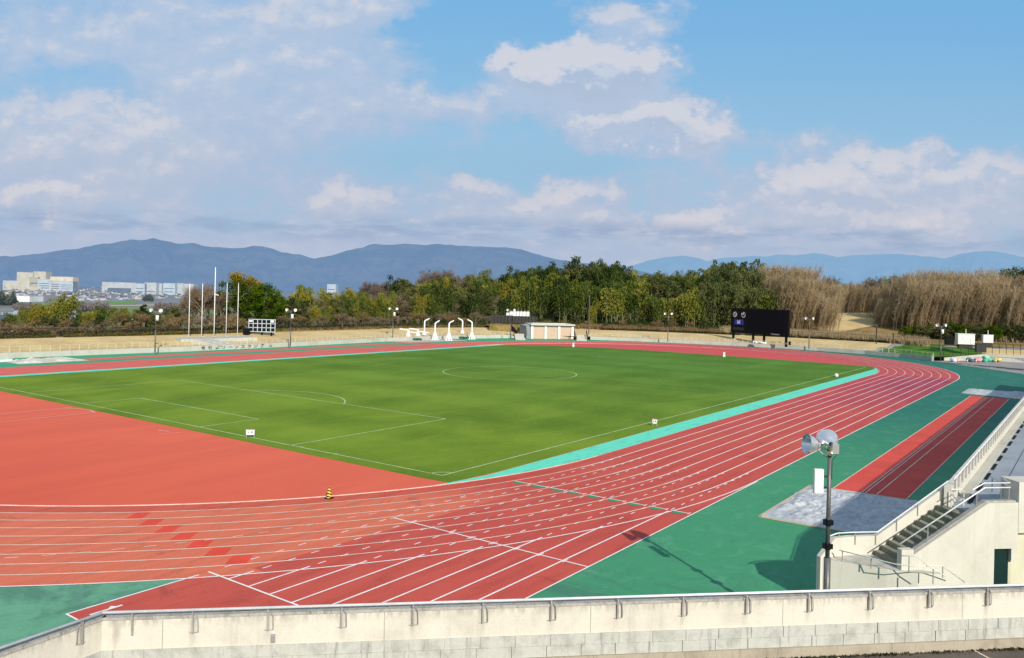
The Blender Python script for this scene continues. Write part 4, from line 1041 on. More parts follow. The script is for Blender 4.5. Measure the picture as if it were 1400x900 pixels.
for k, (xi, yi) in enumerate(nm):
    p = G(xi, yi); o = empty('net_bundle', tuple(p), CHEAD-math.pi/2, ['green net bundle behind the thick cage post', 'green net bundle between the tall cage posts', 'green net bundle on the ground at the back of the cage', 'green net bundle between the two rightmost cage posts', 'green net bundle under the folded booms'][k], 'netting')
    mb = MB(); rr2 = random.Random(k); n_ = 9
    for q in range(n_):
        mb.lathe([(.02, -.35), (.2, -.2), (.26+rr2.uniform(-.05, .05), 0), (.2, .25), (.02, .4)], (-1.3+q*.32, rr2.uniform(-.1, .1), .25+rr2.uniform(-.06, .1)), (1, rr2.uniform(-.3, .3), rr2.uniform(-.2, .2)), 7)
    mb.build('net', M['mat_g'], o); mb = MB(); mb.tube([(-1.5, 0, .08), (1.5, 0, .08)], .05, 6); mb.build('ground_pipe', M['steel'], o)
sheet('throwing_circle', [tuple(G(*q)[:2]) for q in ((520, 466.5), (560, 468.5), (640, 466), (600, 463.5))], .010, M['farwall'])

# ---------------------------------------------------------------- tarpaulins over the sand pits
def tarp(name, pts, z, m, lab, seed, amp=.14, res=44, board=None):
    t = empty(name, (pts[0][0], pts[0][1], 0), 0, lab, 'tarpaulin'); mb = MB(); a, b, c, d = [Vector(p) for p in pts]
    for i in range(res+1):
        for j in range(res+1):
            u, v = i/res, j/res; p = (a*(1-u)+b*u)*(1-v)+(d*(1-u)+c*u)*v; e = min(u, 1-u, v, 1-v)
            wob = mnoise.noise(Vector((u*5, v*5, seed)))*.22*sm(.12, 0, e)
            h = z + amp*sm(0, .08, e)*(.5+mnoise.noise(Vector((p.x*.6, p.y*.6, seed)))*1.2-.9*abs(mnoise.noise(Vector((p.x*1.1, p.y*3.1+mnoise.noise(Vector((p.x*.8, p.y*.8, 1)))*3, seed))))+abs(mnoise.noise(Vector((p.x*1.9+mnoise.noise(Vector((p.x, p.y, 0)))*1.2, p.y*1.6, seed+3))))*1.1)
            mb.v.append((p.x+wob, p.y+wob, max(h, .03)))
    n = res+1
    for i in range(res):
        for j in range(res): mb.f.append((i*n+j, (i+1)*n+j, (i+1)*n+j+1, i*n+j+1)); mb.m.append(0)
    bw(mb, 'sheet', M[m], t, smooth=True)
    mb = MB()
    for p, q in ((a, b), (b, c), (c, d), (d, a)):
        mb.box(((p.x+q.x)/2, (p.y+q.y)/2, .035), ((q-p).length+.1, .12, .05), math.atan2(q.y-p.y, q.x-p.x))
    bw(mb, 'edge_board', M['sand'], t)
tarp('pit_cover', [(-49.6, -58.6), (-40.7, -58.4), (-40.9, -52.0), (-49.6, -52.0)], .05, 'tarp', 'wrinkled blue grey tarpaulin over the near sand pit below the stairs', 11, .17, 90)
tarp('pit_cover', [(20.7, -58.6), (29, -58.4), (29, -52), (22.5, -52)], .05, 'tarp', 'flat blue grey tarpaulin over the sand pit at the far end of the runway', 5, .16, 40)
tarp('pit_cover', [(-41.5, 50.3), (-32.4, 50.3), (-32.4, 56.3), (-41.5, 56.3)], .05, 'tarpw', 'pale wrinkled tarpaulin over the sand pit on the far left straight', 8, .2, 40)
t = empty('white_crate', tuple(G(5, 494.5)), 0, 'white flat box at the left edge on the green apron', 'box'); mb = MB(); mb.box((0, 0, .16), (1.8, 1.0, .3), .2); mb.build('body', M['white'], t); mb = MB(); mb.box((0, 0, .33), (1.9, 1.1, .05), .2); mb.build('lid', M['offwhite'], t)

# ---------------------------------------------------------------- small things on the field
def board(x, y, lab, rz, wd=.7, red=True, k=0):
    p = G(x, y); o = empty('sign_board', (p.x, p.y, .01), rz, lab, 'sign board'); 
    mb = MB(); mb.box((0, 0, .42), (wd, .03, .42)); mb.build('panel', M['white'], o)
    mb = MB(); mb.box((0, -.02, .60), (wd*.96, .012, .05)); mb.build('red_strip', simple('red_print', (.55, .04, .03), .5), o)
    for q in range(2): mb = MB(); mb.box((-wd*.22+q*wd*.42, -.022, .42), (wd*.14, .012, .07+.05*q)); mb.build('black_print', M['black'], o)
    for sx_ in (-1, 1):
        mb = MB(); mb.box((sx_*wd*.45, .0, .16), (.03, .03, .4)); mb.box((sx_*wd*.45, .15, .02), (.03, .4, .03)); mb.build('leg', M['steel'], o)
board(342, 599, 'white notice board with dark print beside the near goal line', CHEAD-math.pi/2+.1, .6)
board(895, 583, 'small tilted white notice board beside the near touchline', CHEAD-math.pi/2-.5, .42)
def marker(x, y, lab):
    p = G(x, y); o = empty('lane_marker', (p.x, p.y, .01), .4, lab, 'marker'); mb = MB(); mb.prism([(-.2, -.2), (.2, -.2), (.2, .2), (-.2, .2)], 0, .4); mb.prism([(-.16, -.16), (.16, -.16), (.16, .16), (-.16, .16)], .4, .8); mb.build('body', M['offwhite'], o); mb = MB(); mb.box((0, 0, .82), (.38, .38, .05)); mb.build('lid', M['white'], o)
marker(784, 474.5, 'white box marker on the red track in front of the store building')
marker(990, 488, 'white box marker on the turf edge in front of the dark screen')
o = empty('ball', tuple(G(1143.5, 516)+UP*.16), 0, 'white ball on the turf near the far end of the touchline', 'ball'); mb = MB(); mb.lathe([(.28*math.sin(t), -.28*math.cos(t)) for t in [k*math.pi/10 for k in range(11)]], (0, 0, .12), (0, 0, 1), 14); mb.build('shell', M['white'], o, True)
p = G(450, 682); o = empty('traffic_cone', (p.x, p.y, .03), .3, 'yellow and black striped cone on the kerb of the bend', 'cone'); o.scale = (.85, .85, .85)
mb = MB(); mb.box((0, 0, .02), (.42, .42, .05)); mb.build('base', M['black'], o)
def stripe(nt):
    q = nt.sep(oco(nt)); w_ = nt.math('FRACT', nt.math('MULTIPLY', nt.math('ADD', q[2], nt.math('MULTIPLY', q[0], .5)), 5.2)); return nt.mix(nt.math('GREATER_THAN', w_, .5), (.02, .02, .02), (.80, .55, .02))
mb = MB(); mb.lathe([(.19, .045), (.17, .1), (.05, .66), (.03, .7), (0, .7)], (0, 0, 0), (0, 0, 1), 16); mb.build('striped_sleeve', mat('hazard_stripes', stripe, .5), o, True)

# equipment on the right-hand terrace
def cabinet(x0, x1, y0, y1, dist, mname, lab, nm='equipment_cabinet', det=True):
    p = XY((x0+x1)/2, dist); z0, z1 = ZAT((x0+x1)/2, y1, dist), ZAT((x0+x1)/2, y0, dist); w_ = (x1-x0)/CF*dist; h_ = z1-z0
    o = empty(nm, (p.x, p.y, z0), CHEAD-math.pi/2-.25, lab, 'cabinet'); mb = MB(); mb.box((0, 0, h_/2+.1), (w_, w_*.7, h_-.2)); mb.build('body', M[mname], o)
    mb = MB(); mb.box((0, 0, h_-.02), (w_*1.06, w_*.76, .1)); mb.build('top', M[mname], o)
    if det:
        mb = MB(); mb.box((0, 0, -.25), (w_*.8, w_*.5, .7)); mb.build('base', M['dark'], o)
        mb = MB(); mb.box((-w_*.05, -w_*.36, h_*.62), (w_*.36, .05, h_*.28)); mb.box((w_*.3, -w_*.36, h_*.4), (w_*.12, .05, h_*.5)); mb.build('door_panel', M['offwhite'] if mname != 'dark' else M['black'], o)
        mb = MB(); mb.tube([(w_*.05, 0, h_), (w_*.05, 0, h_+.9)], .06, 6); mb.build('vent_pipe', M['offwhite'], o)
    return o
cabinet(1311, 1329, 456.5, 472, 184, 'offwhite', 'large white cabinet with a pipe behind the dark railing')
cabinet(1345.5, 1356, 458, 470, 190, 'offwhite', 'smaller white cabinet on a stand near the right edge')
cabinet(1294, 1303.5, 460.5, 473, 182, 'black', 'dark blue black cabinet left of the large white one', det=False)
cabinet(1336.5, 1347, 470, 483, 164, 'dark', 'grey brown cabinet at the corner of the retaining wall', det=False)
def cone(x, y, z, lab, grp=None):
    p = G(x, y, z); o = empty('traffic_cone', tuple(p), 0, lab, 'cone', grp); mb = MB(); mb.box((0, 0, .02), (.4, .4, .04)); mb.build('base', M['orange'], o); mb = MB(); mb.lathe([(.15, .04), (.04, .68), (0, .7)], (0, 0, 0), (0, 0, 1), 12); mb.build('sleeve', M['orange'], o); mb = MB(); mb.lathe([(.115, .28), (.08, .46)], (0, 0, 0), (0, 0, 1), 12); mb.build('white_band', M['white'], o)
cone(1310, 495.2, 0, 'orange cone right of the white bag'); cone(1322.5, 495.4, 0, 'orange cone left of the dark teal bag'); cone(1334.5, 495.6, 0, 'orange cone between the dark bag and the pink bag'); cone(1361.5, 496, 0, 'orange cone at the right end of the row of bags'); cone(1355, 475, 1.5, 'orange cone standing above the retaining wall')
for k, (x, c, lab) in enumerate(((1303.5, (.62, .62, .66), 'pale grey bag, leftmost of the heap by the retaining wall'), (1327, (.05, .16, .20), 'dark teal bag in the middle of the heap'), (1337.5, (.60, .34, .34), 'pinkish bag in the heap by the retaining wall'), (1346, (.05, .42, .34), 'turquoise net bag against the retaining wall'), (1347, (.30, .60, .30), 'light green net heaped over the turquoise bag'), (1355, (.12, .50, .32), 'green net bag near the right end of the heap'), (1364, (.62, .52, .16), 'yellow bag at the right end of the heap'))):
    p = G(x, 495-.4*(k == 4), 0); o = empty('equipment_bag', tuple(p), k, lab, 'bag'); mb = MB(); rr2 = random.Random(k+20)
    for q in range(7): 
        r0 = rr2.uniform(.3, .5); mb.lathe([(r0*math.sin(t), -r0*.75*math.cos(t)) for t in [j*math.pi/7 for j in range(8)]], (rr2.uniform(-.5, .5), rr2.uniform(-.3, .3), .28+rr2.uniform(-.03, .25)+(.3 if k == 4 else 0)), (rr2.uniform(-.3, .3), rr2.uniform(-.3, .3), 1), 9)
    mb.build('sack', simple('bag_cloth', c, .8, 0, .15, 3), o, True); mb = MB(); mb.tube([(-.2, 0, .6), (0, .05, .85), (.2, 0, .6)], .03, 6); mb.build('strap', M['dark'], o)
# dark railings on the right-hand terrace
def fence_img(pts, z, hh, lab, n, m='dark', r=.04, t_=.02, rows=2):
    P = [G(x, y, z) for x, y in pts]; o = empty('fence', (P[0].x, P[0].y, z), 0, lab, 'fence'); Q = []
    tot = sum((b-a).length for a, b in zip(P, P[1:]))
    for a, b in zip(P, P[1:]):
        k_ = max(1, round(n*(b-a).length/tot)); Q += [a+(b-a)*q/k_ for q in range(k_)]
    Q.append(P[-1])
    for p in Q: mb = MB(); mb.box((p.x, p.y, z+hh/2), (r*2, r*2, hh)); bw(mb, 'post', M[m], o)
    mb = MB()
    for q in range(rows): mb.tube([(p.x, p.y, z+hh*(1-.42*q)) for p in Q], t_, 4)
    bw(mb, 'rail', M[m], o); return o
fence_img([(1290, 489), (1345, 484)], 1.0, 1.7, 'dark slim railing along the right foot of the lawn', 5)
fence_img([(1347, 483.5), (1405, 486)], 1.3, 1.9, 'dark railing on top of the retaining wall at the right edge', 6)
fence_img([(1296, 474), (1345, 474.5), (1405, 477)], 1.6, 1.4, 'dark railing behind the white cabinets', 12)
# lawn and slanted paved path on the right bank
def drape(name, imgpts, m, dz=.05, zf=None):
    """sheet following the ground; imgpts: column, row, surveyed ground height"""
    P = [G(x, y, z) for x, y, z in imgpts]; c = sum(P, Vector())/len(P); mb = MB(); n = 12; N_ = len(P); ring_ = []
    for k in range(N_):
        a, b = P[k], P[(k+1) % N_]; ring_ += [a+(b-a)*q/8 for q in range(8)]
    def bankz(x, y): d = max(0, dist_out(x, y)); return .74+1.12*sm(0, 15, d)+.3*sm(15, 40, d)
    f = zf or bankz
    L = [[c+(p-c)*q/n for p in ring_] for q in range(n+1)]; zz = lambda p: f(p.x, p.y)+dz
    for q in range(n):
        for k in range(len(ring_)):
            j = (k+1) % len(ring_)
            if q == 0: mb.tri((c.x, c.y, zz(c)), *[(p.x, p.y, zz(p)) for p in (L[1][k], L[1][j])])
            else: mb.quad(*[(p.x, p.y, zz(p)) for p in (L[q][k], L[q+1][k], L[q+1][j], L[q][j])])
    return struct(mb.build(name, m))
t = empty('sign_post', tuple(G(1237, 468, 1.8)), 0, 'dark post at the top of the paved path', 'post'); mb = MB(); mb.box((0, 0, .9), (.25, .25, 2.0)); mb.build('post', M['dark'], t); mb = MB(); mb.box((0, 0, 1.92), (.32, .32, .06)); mb.build('cap', M['black'], t)
# two poles at the left, seen through the shrubs
for x, yt, yb_, lab in ((181, 437, 464, 'thin dark utility post among the brown shrubs on the left'), (805.5, 405, 440, 'slender grey post rising before the bamboo behind the store building'), (1199, 446, 466, 'thick dark post in the fence right of the dry grass field'), (1222, 455, 468, 'second dark post in the fence beside the paved path')):
    p = XY(x, 195 if x > 300 else 160); o = empty('utility_post', (p.x, p.y, 1.5), 0, lab, 'post'); h_ = ZAT(x, yt, 195 if x > 300 else 160)-1.5
    mb = MB(); mb.tube([(0, 0, 0), (0, 0, h_)], .12, 8); mb.build('shaft', M['dark'] if x != 805.5 else M['pole'], o); mb = MB(); mb.tube([(0, 0, h_), (0, 0, h_+.08)], .15, 8); mb.build('cap', M['steel'], o)
# perimeter fence and clipped hedge at the top of the bank
FO = 16.2
Q = resample(PW, 2.6); NQ = normals(Q); FQ = [(p[0]+n[0]*FO, p[1]+n[1]*FO) for p, n in zip(Q, NQ)]
segs = [(-80, 120, 'dark post fence at the left end of the far bank'), (120, 340, 'dark post fence behind the flagpoles'), (340, 560, 'dark post fence behind the small grid scoreboard'), (560, 700, 'dark post fence behind the throwing cage'), (808, 1000, 'dark post fence on the bank left of the video screen'), (1000, 1210, 'dark post fence on the bank right of the video screen'), (1210, 1330, 'dark post fence behind the lawn')]
for x0, x1, lab in segs:
    P = [p for p in FQ if x0 <= imgx(*p) < x1]
    if len(P) < 2: continue
    o = empty('fence', (P[0][0], P[0][1], 1.8), 0, lab, 'fence')
    for p in P: mb = MB(); mb.box((p[0], p[1], 1.85+.75), (.09, .09, 1.6)); bw(mb, 'post', M['dark'], o)
    mb = MB()
    for zz in (2.15, 3.3): mb.tube([(p[0], p[1], zz) for p in P], .035, 4)
    bw(mb, 'rail', M['dark'], o)
    mb = MB()
    for a, b in zip(P, P[1:]):
        for q in range(9): 
            t_ = q/9; mb.box((a[0]+(b[0]-a[0])*t_, a[1]+(b[1]-a[1])*t_, 2.7), (.02, .02, 1.2))
    bw(mb, 'picket_panel', M['dark'], o)
# ---------------------------------------------------------------- vegetation
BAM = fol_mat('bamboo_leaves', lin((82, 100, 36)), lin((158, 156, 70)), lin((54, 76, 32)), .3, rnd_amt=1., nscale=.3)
BAMD = fol_mat('dark_bamboo_leaves', lin((44, 64, 28)), lin((102, 114, 52)), lin((36, 54, 28)), .3, rnd_amt=.8, nscale=.3)  # darker bamboo greens, used clump by clump and for undergrowth
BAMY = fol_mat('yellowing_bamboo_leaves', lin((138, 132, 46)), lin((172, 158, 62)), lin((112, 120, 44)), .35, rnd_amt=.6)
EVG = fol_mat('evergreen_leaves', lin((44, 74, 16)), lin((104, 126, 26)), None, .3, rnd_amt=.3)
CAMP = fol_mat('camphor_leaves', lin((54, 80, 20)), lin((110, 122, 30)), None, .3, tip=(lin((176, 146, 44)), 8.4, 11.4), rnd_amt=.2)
CONI = fol_mat('dark_conifer_needles', lin((26, 40, 18)), lin((50, 66, 28)), None, .15)
OLIV = fol_mat('dull_olive_leaves', lin((78, 88, 50)), lin((126, 128, 76)), lin((66, 82, 48)), .3)
TAN = fol_mat('dry_cane', lin((178, 156, 120)), lin((202, 182, 146)), lin((160, 142, 112)), .45, rnd_amt=.5, nscale=.2)
BRN = fol_mat('brown_twigs', lin((118, 102, 82)), lin((148, 130, 108)), lin((128, 108, 84)), .1, rnd_amt=.6)
RUST = fol_mat('rusty_twigs', lin((126, 102, 72)), lin((158, 132, 94)), lin((116, 108, 62)), .1, rnd_amt=.6)
PURP = fol_mat('grey_purple_twigs', lin((108, 98, 90)), lin((134, 122, 112)), None, .1, rnd_amt=.5)
BARK = simple('pale_bark', (.24, .20, .15), .9, 0, .2, 3); BARKD = simple('dark_bark', (.07, .055, .04), .95, 0, .2, 3); CULM = simple('bamboo_culm', (.20, .22, .09), .7, 0, .2, 3)

def rv(r_): 
    while True:
        v = Vector((r_.uniform(-1, 1), r_.uniform(-1, 1), r_.uniform(-1, 1)))
        if .05 < v.length < 1: return v.normalized()
def leaf(mb, c, d, s, w_, r_):
    d = d.normalized(); n = d.cross(rv(r_)).normalized(); mb.tri(c-n*w_, c+n*w_, c+d*s)
def spray(mb, c, rad, n, s, r_, flat=.75, droop=0.):
    for _ in range(n):
        v = rv(r_)*rad*r_.random()**.4; v.z *= flat; d = rv(r_)+Vector((0, 0, -droop)) + v.normalized()*.5
        leaf(mb, c+v, d, s*r_.uniform(.7, 1.4), s*.33, r_)
def plume_tree(seed, H=10, culms=7, spread=1.5, lean=.9, leaves=250, ls=.42, bare=.3, mf=None, label='x', cat='bamboo', leandir=None):
    """a clump of bamboo: arching culms with drooping feathery foliage"""
    r_ = random.Random(seed); o = empty('bamboo_clump', (0, 0, 0), 0, label, cat); cu = MB(); fo = MB()
    for k in range(culms):
        a = r_.uniform(0, 6.28); b = Vector((math.cos(a), math.sin(a), 0))*r_.uniform(0, spread); h = H*r_.uniform(.72, 1.0)
        ld = Vector((math.cos(a), math.sin(a), 0))*r_.uniform(.4, 1)*lean
        if leandir: ld = ld*.5+Vector(leandir)*lean
        def P(t): return b + Vector((0, 0, h*t*(1-.06*t*t))) + ld*(t**2.6)*1.6
        cu.tube([P(t/7) for t in range(8)], [.05, .05, .045, .04, .035, .03, .02, .01], 4)
        for q in range(leaves):
            t = bare + (1-bare)*r_.random()**.8; c = P(t); rad = (.4+1.35*math.sin(min(1, (1-t)/(1-bare)*1.15)*math.pi*.62))*.95
            g_ = rv(r_); g_.z *= .4; c = c+g_*rad*r_.random()**.5; leaf(fo, c, Vector((g_.x, g_.y, -.9-r_.random())), ls*r_.uniform(.7, 1.5), ls*.2, r_)
    cu.build('stem', CULM, o); fo.build('foliage', mf or BAM, o); return o
def cane_clump(seed, H=9, n=70, spread=2.2, lean=(1.6, 0), label='x', mf=None):
    r_ = random.Random(seed); o = empty('cane_clump', (0, 0, 0), 0, label, 'cane'); fo = MB(); cu = MB()
    for k in range(n):
        b = Vector((r_.uniform(-spread, spread), r_.uniform(-spread, spread), 0)); h = H*(1-.4*r_.random()**2); ld = Vector((lean[0]*r_.uniform(.1, 1.3)+r_.uniform(-.5, .5), lean[1]+r_.uniform(-.6, .6), 0))
        def P(t): return b+Vector((0, 0, h*t))+ld*t**2
        pts = [P(t/5) for t in range(6)]; w0 = .028; s_ = rv(r_); s_.z = 0; s_.normalize()
        for a, c in zip(pts, pts[1:]): (cu if k % 7 == 0 else fo).quad(a-s_*w0, a+s_*w0, c+s_*w0*.8, c-s_*w0*.8)
        for q in range(44):
            t = .22+.78*r_.random()**.8; c = P(t); d = Vector((r_.uniform(-.6, .9), r_.uniform(-.6, .6), r_.uniform(.5, 1.6))); leaf(fo, c, d, r_.uniform(.6, 1.5), .02+.018*r_.random(), r_)
        for q in range(6):
            t = .3+.6*r_.random(); c = P(t)+rv(r_)*.6; leaf(fo, c, rv(r_)+Vector((.3, 0, .3)), .7, .03, r_)
    cu.build('stem', TAN, o); fo.build('foliage', mf or TAN, o); return o
def bare_tree(seed, H=6, wide=1., twigs=900, mf=None, trunk=None, name='bare_tree', label='x', tw=.022, leafy=0):
    r_ = random.Random(seed); o = empty(name, (0, 0, 0), 0, label, 'tree'); tr = MB(); fo = MB(); tips = []
    def grow(p, d, L, rad, lev):
        n = 3; pts = [p]; q = p
        for k in range(n):
            d = (d+rv(r_)*.22+Vector((0, 0, .06))).normalized(); q = q+d*L/n; pts.append(q)
        tr.tube(pts, [rad, rad*.85, rad*.7, rad*.55], 5 if lev < 2 else 3, cap=False)
        if lev >= 3: tips.append((q, d)); tips.append((pts[1], d)); return
        for k in range(r_.choice([3, 4]) if lev else 5):
            a = rv(r_); a.z = abs(a.z)*.5; nd = (d*(.75 if lev else .9)+a*(.8*wide)).normalized(); grow(pts[r_.choice([2, 3, 3])], nd, L*r_.uniform(.6, .8), rad*.55, lev+1)
        tips.append((q, d))
    grow(Vector((0, 0, -.3)), Vector((0, 0, 1)), H*.36, H*.018, 0)
    per = max(1, twigs//len(tips))
    for q, d in tips:
        for k in range(per):
            dd_ = (d*.7+rv(r_)*.8+Vector((0, 0, .35))).normalized(); c = q+rv(r_)*H*.035; leaf(fo, c, dd_, H*r_.uniform(.05, .13), tw, r_)
        if leafy: spray(fo, q, H*.07, leafy, .28, r_)
    tr.build('trunk', trunk or BARK, o); fo.build('crown', mf or BRN, o); return o
def leafy_tree(seed, H=9, W_=3.2, lobes=16, per=170, ls=.34, mf=None, label='x', base=.25, trunk=None, name='evergreen_tree', shape=1., droop=.1):
    r_ = random.Random(seed); o = empty(name, (0, 0, 0), 0, label, 'tree'); tr = MB(); fo = MB(); top = H*.95
    tr.tube([(0, 0, -.4), (r_.uniform(-.1, .1), 0, H*.3), (r_.uniform(-.3, .3), r_.uniform(-.3, .3), H*.8)], [H*.022, H*.016, H*.006], 7)
    for k in range(lobes):
        t = (k+.5)/lobes; z = H*base+(H*(1-base))*t*.92; rr0 = W_*math.sin(math.pi*(.14+.80*t**shape)); a = k*2.4+r_.uniform(-.4, .4); rad = W_*r_.uniform(.28, .46)
        c = Vector((math.cos(a)*(rr0-rad*.3)*r_.uniform(.55, 1), math.sin(a)*(rr0-rad*.3)*r_.uniform(.55, 1), z)); tr.tube([(0, 0, z*.72), tuple(c*.6+Vector((0, 0, z*.36))), tuple(c)], [H*.008, H*.006, .01], 4)
        for s_ in range(5):
            spray(fo, c+rv(r_)*rad*.6, rad*.62, per//5, ls, r_, .7, droop)
    for s_ in range(8): spray(fo, Vector((r_.uniform(-.3, .3)*W_, r_.uniform(-.3, .3)*W_, H*r_.uniform(base+.15, .9))), W_*.4, per//4, ls, r_)
    tr.build('trunk', trunk or BARKD, o); fo.build('crown', mf or EVG, o); return o
PROTO = {}
def proto(key, fn, n, H):
    PROTO[key] = ([fn(k) for k in range(n)], H*(.93 if 'bam' in key or key in ('soft',) else .97), [0])
proto('bam', lambda k: plume_tree(10+k, 10, 7, 1.5, 1.0, 230, mf=BAM), 5, 10.)
proto('bamd', lambda k: plume_tree(30+k, 10, 7, 1.7, .8, 230, mf=BAMD), 4, 10.)
proto('bamy', lambda k: plume_tree(50+k, 10, 6, 1.2, 1.2, 200, mf=BAMY), 2, 10.)
proto('baml', lambda k: plume_tree(60+k, 10, 9, 1.6, 1.8, 260, mf=BAMY if k else BAM, leandir=(RT.x, RT.y, 0), bare=.1), 2, 10.)
proto('soft', lambda k: plume_tree(70+k, 10, 14, 2.6, 1.2, 300, ls=.4, bare=.1, mf=OLIV), 2, 10.)
proto('cane', lambda k: cane_clump(80+k, 9, 58, 2.3, (RT.x*1.6, RT.y*1.6)), 4, 9.)
proto('bare', lambda k: bare_tree(100+k, 6, 1.0, 1500, BRN), 3, 6.6)
proto('rust', lambda k: bare_tree(110+k, 6, 1.2, 1300, RUST, leafy=2), 3, 6.6)
proto('purp', lambda k: bare_tree(120+k, 9, .9, 2600, PURP, tw=.04), 3, 9.6)
proto('evg', lambda k: leafy_tree(130+k, 9, 3.0, 16, 170, mf=EVG), 2, 9.)
proto('oliv', lambda k: leafy_tree(140+k, 8, 2.4, 14, 150, mf=OLIV, base=.15), 3, 8.)
proto('camp', lambda k: leafy_tree(150+k, 11, 3.2, 18, 190, mf=CAMP, base=.38, trunk=BARK, name='camphor_tree', shape=.8), 1, 11.)
proto('coni', lambda k: leafy_tree(160+k, 11, 2.2, 20, 150, .3, CONI, base=.1, shape=.5, droop=.8), 2, 11.)
NAMES = dict(bam='bamboo_clump', bamd='bamboo_clump', bamy='bamboo_clump', baml='bamboo_clump', soft='bamboo_clump', cane='cane_clump', bare='bare_tree', rust='bare_shrub', purp='bare_tree', evg='evergreen_tree', oliv='olive_tree', camp='camphor_tree', coni='conifer_tree')
CATS = dict(bam='bamboo', bamd='bamboo', bamy='bamboo', baml='bamboo', soft='bamboo', cane='dry cane', bare='tree', rust='shrub', purp='tree', evg='tree', oliv='tree', camp='tree', coni='tree')
tr_rnd = random.Random(42)
def plant(key, xi, dist, ytop, label, group=None, wide=1., zb=None, jit=True):
    protos, H, used = PROTO[key]; k = tr_rnd.randrange(len(protos)); src = protos[k]
    p = XY(xi, dist); z = zb if zb is not None else hgt(p.x, p.y)-.1
    zt_ = ZAT(xi, ytop, dist); s_ = max(.12, (zt_-z)/H)
    key_ = (key, k)
    if key_ in used: o = copy_tree(src)
    else: o = src; used.append(key_)
    o.name = NAMES[key]; o.location = (p.x, p.y, z); w_ = s_*wide*tr_rnd.uniform(.92, 1.08)
    if wide == 1.: w_ = s_**.6*tr_rnd.uniform(.9, 1.3)*(1. if s_ < 1.3 else 1.15)
    o.scale = (w_, w_, s_); o.rotation_euler.z = tr_rnd.uniform(0, 6.28) if key not in ('cane', 'baml') else tr_rnd.uniform(-.35, .35)
    tag(o, label, CATS[key], group); return o
def interp(P, x):
    for (a, b), (c, d) in zip(P, P[1:]):
        if a <= x <= c: return b+(d-b)*(x-a)/(c-a)
    return P[0][1] if x < P[0][0] else P[-1][1]
def wallD(xi):
    p, _ = path_at(PW, min(1270, max(-180, xi))); return math.hypot(p[0]-CAM.x, p[1]-CAM.y)
def where(x):
    for a, t_ in ((120, 'at the far left below the factories'), (250, 'behind the left bank before the town'), (345, 'behind the flagpoles'), (430, 'above the small grid scoreboard'), (545, 'left of the throwing cage'), (680, 'behind the throwing cage'), (720, 'behind the white rooftop units'), (800, 'behind the store building'), (890, 'between store building and pole'), (985, 'left of the dark screen'), (1085, 'behind the dark screen'), (1200, 'right of the dark screen beyond the dry field'), (1290, 'behind the green lawn'), (1500, 'at the far right above the white cabinets')):
        if x < a: return t_
LAB = dict(bam='green bamboo clump in the grove ', bamd='dark green bamboo clump in the grove ', bamy='yellowish bamboo clump in the grove ', baml='leaning golden bamboo ', soft='soft grey green willowy bamboo ', cane='tall dry tan cane clump ', bare='leafless brown tree ', rust='low rusty brown bare shrub ', purp='bare greyish purple tree on the skyline ', evg='green leafy evergreen ', oliv='dull olive shrub tree ', camp='tall camphor tree with orange crown top ', coni='dark conifer ')
GRP = dict(bam='green bamboo ', bamd='dark bamboo ', bamy='yellow bamboo ', baml='leaning bamboo ', soft='willowy bamboo ', cane='dry cane ', bare='leafless trees ', rust='rusty shrubs ', purp='skyline bare trees ', evg='evergreens ', oliv='olive shrubs ', camp='camphors ', coni='conifers ')
def pl(key, xi, dist, ytop, **kw):
    w_ = where(xi); return plant(key, xi, dist, ytop, LAB[key]+w_, GRP[key]+w_, **kw)
sky = [(345, 398), (380, 402), (400, 392), (410, 398), (425, 396), (450, 402), (470, 394), (487, 386), (500, 394), (545, 376), (560, 384), (580, 376), (610, 372), (640, 368), (665, 372), (690, 366), (720, 362), (750, 360), (770, 357), (790, 353), (800, 352), (826, 354), (850, 362), (880, 368), (910, 370), (940, 368), (960, 362), (980, 358), (1000, 354), (1020, 358), (1035, 364), (1060, 370)]
r_ = random.Random(9)
# wood from left to right, several rows deep
x = 372.
while x < 1062:
    D0 = wallD(x)+ (30 if x < 600 else 33); y0 = interp(sky, x)
    z = r_.random()
    if x < 420: keys = ['oliv', 'bam', 'bare', 'bamd']
    elif x < 560: keys = ['bamy', 'bam', 'oliv', 'bamd', 'bare']
    elif x < 680: keys = ['bare', 'bam', 'bamy', 'bamd', 'bamd', 'oliv']
    elif x < 720: keys = ['bam', 'bamd', 'bamd']
    elif x < 960: keys = ['bam', 'bamd', 'bamd', 'bamd', 'oliv', 'bam']
    else: keys = ['soft', 'soft', 'bam']
    # back row carries the skyline
    pl(r_.choice(keys), x+r_.uniform(-3, 3), D0+38+r_.uniform(-5, 5), y0+r_.uniform(-1, 6)); 
    pl(r_.choice(keys), x+5+r_.uniform(-3, 3), D0+20+r_.uniform(-5, 5), y0+r_.uniform(7, 20))
    pl(r_.choice(keys), x+r_.uniform(-3, 3), D0+4+r_.uniform(-4, 4), y0+r_.uniform(22, 38) if x > 560 else y0+r_.uniform(12, 24))
    x += r_.uniform(10, 13.5) if x > 560 else r_.uniform(9, 12)
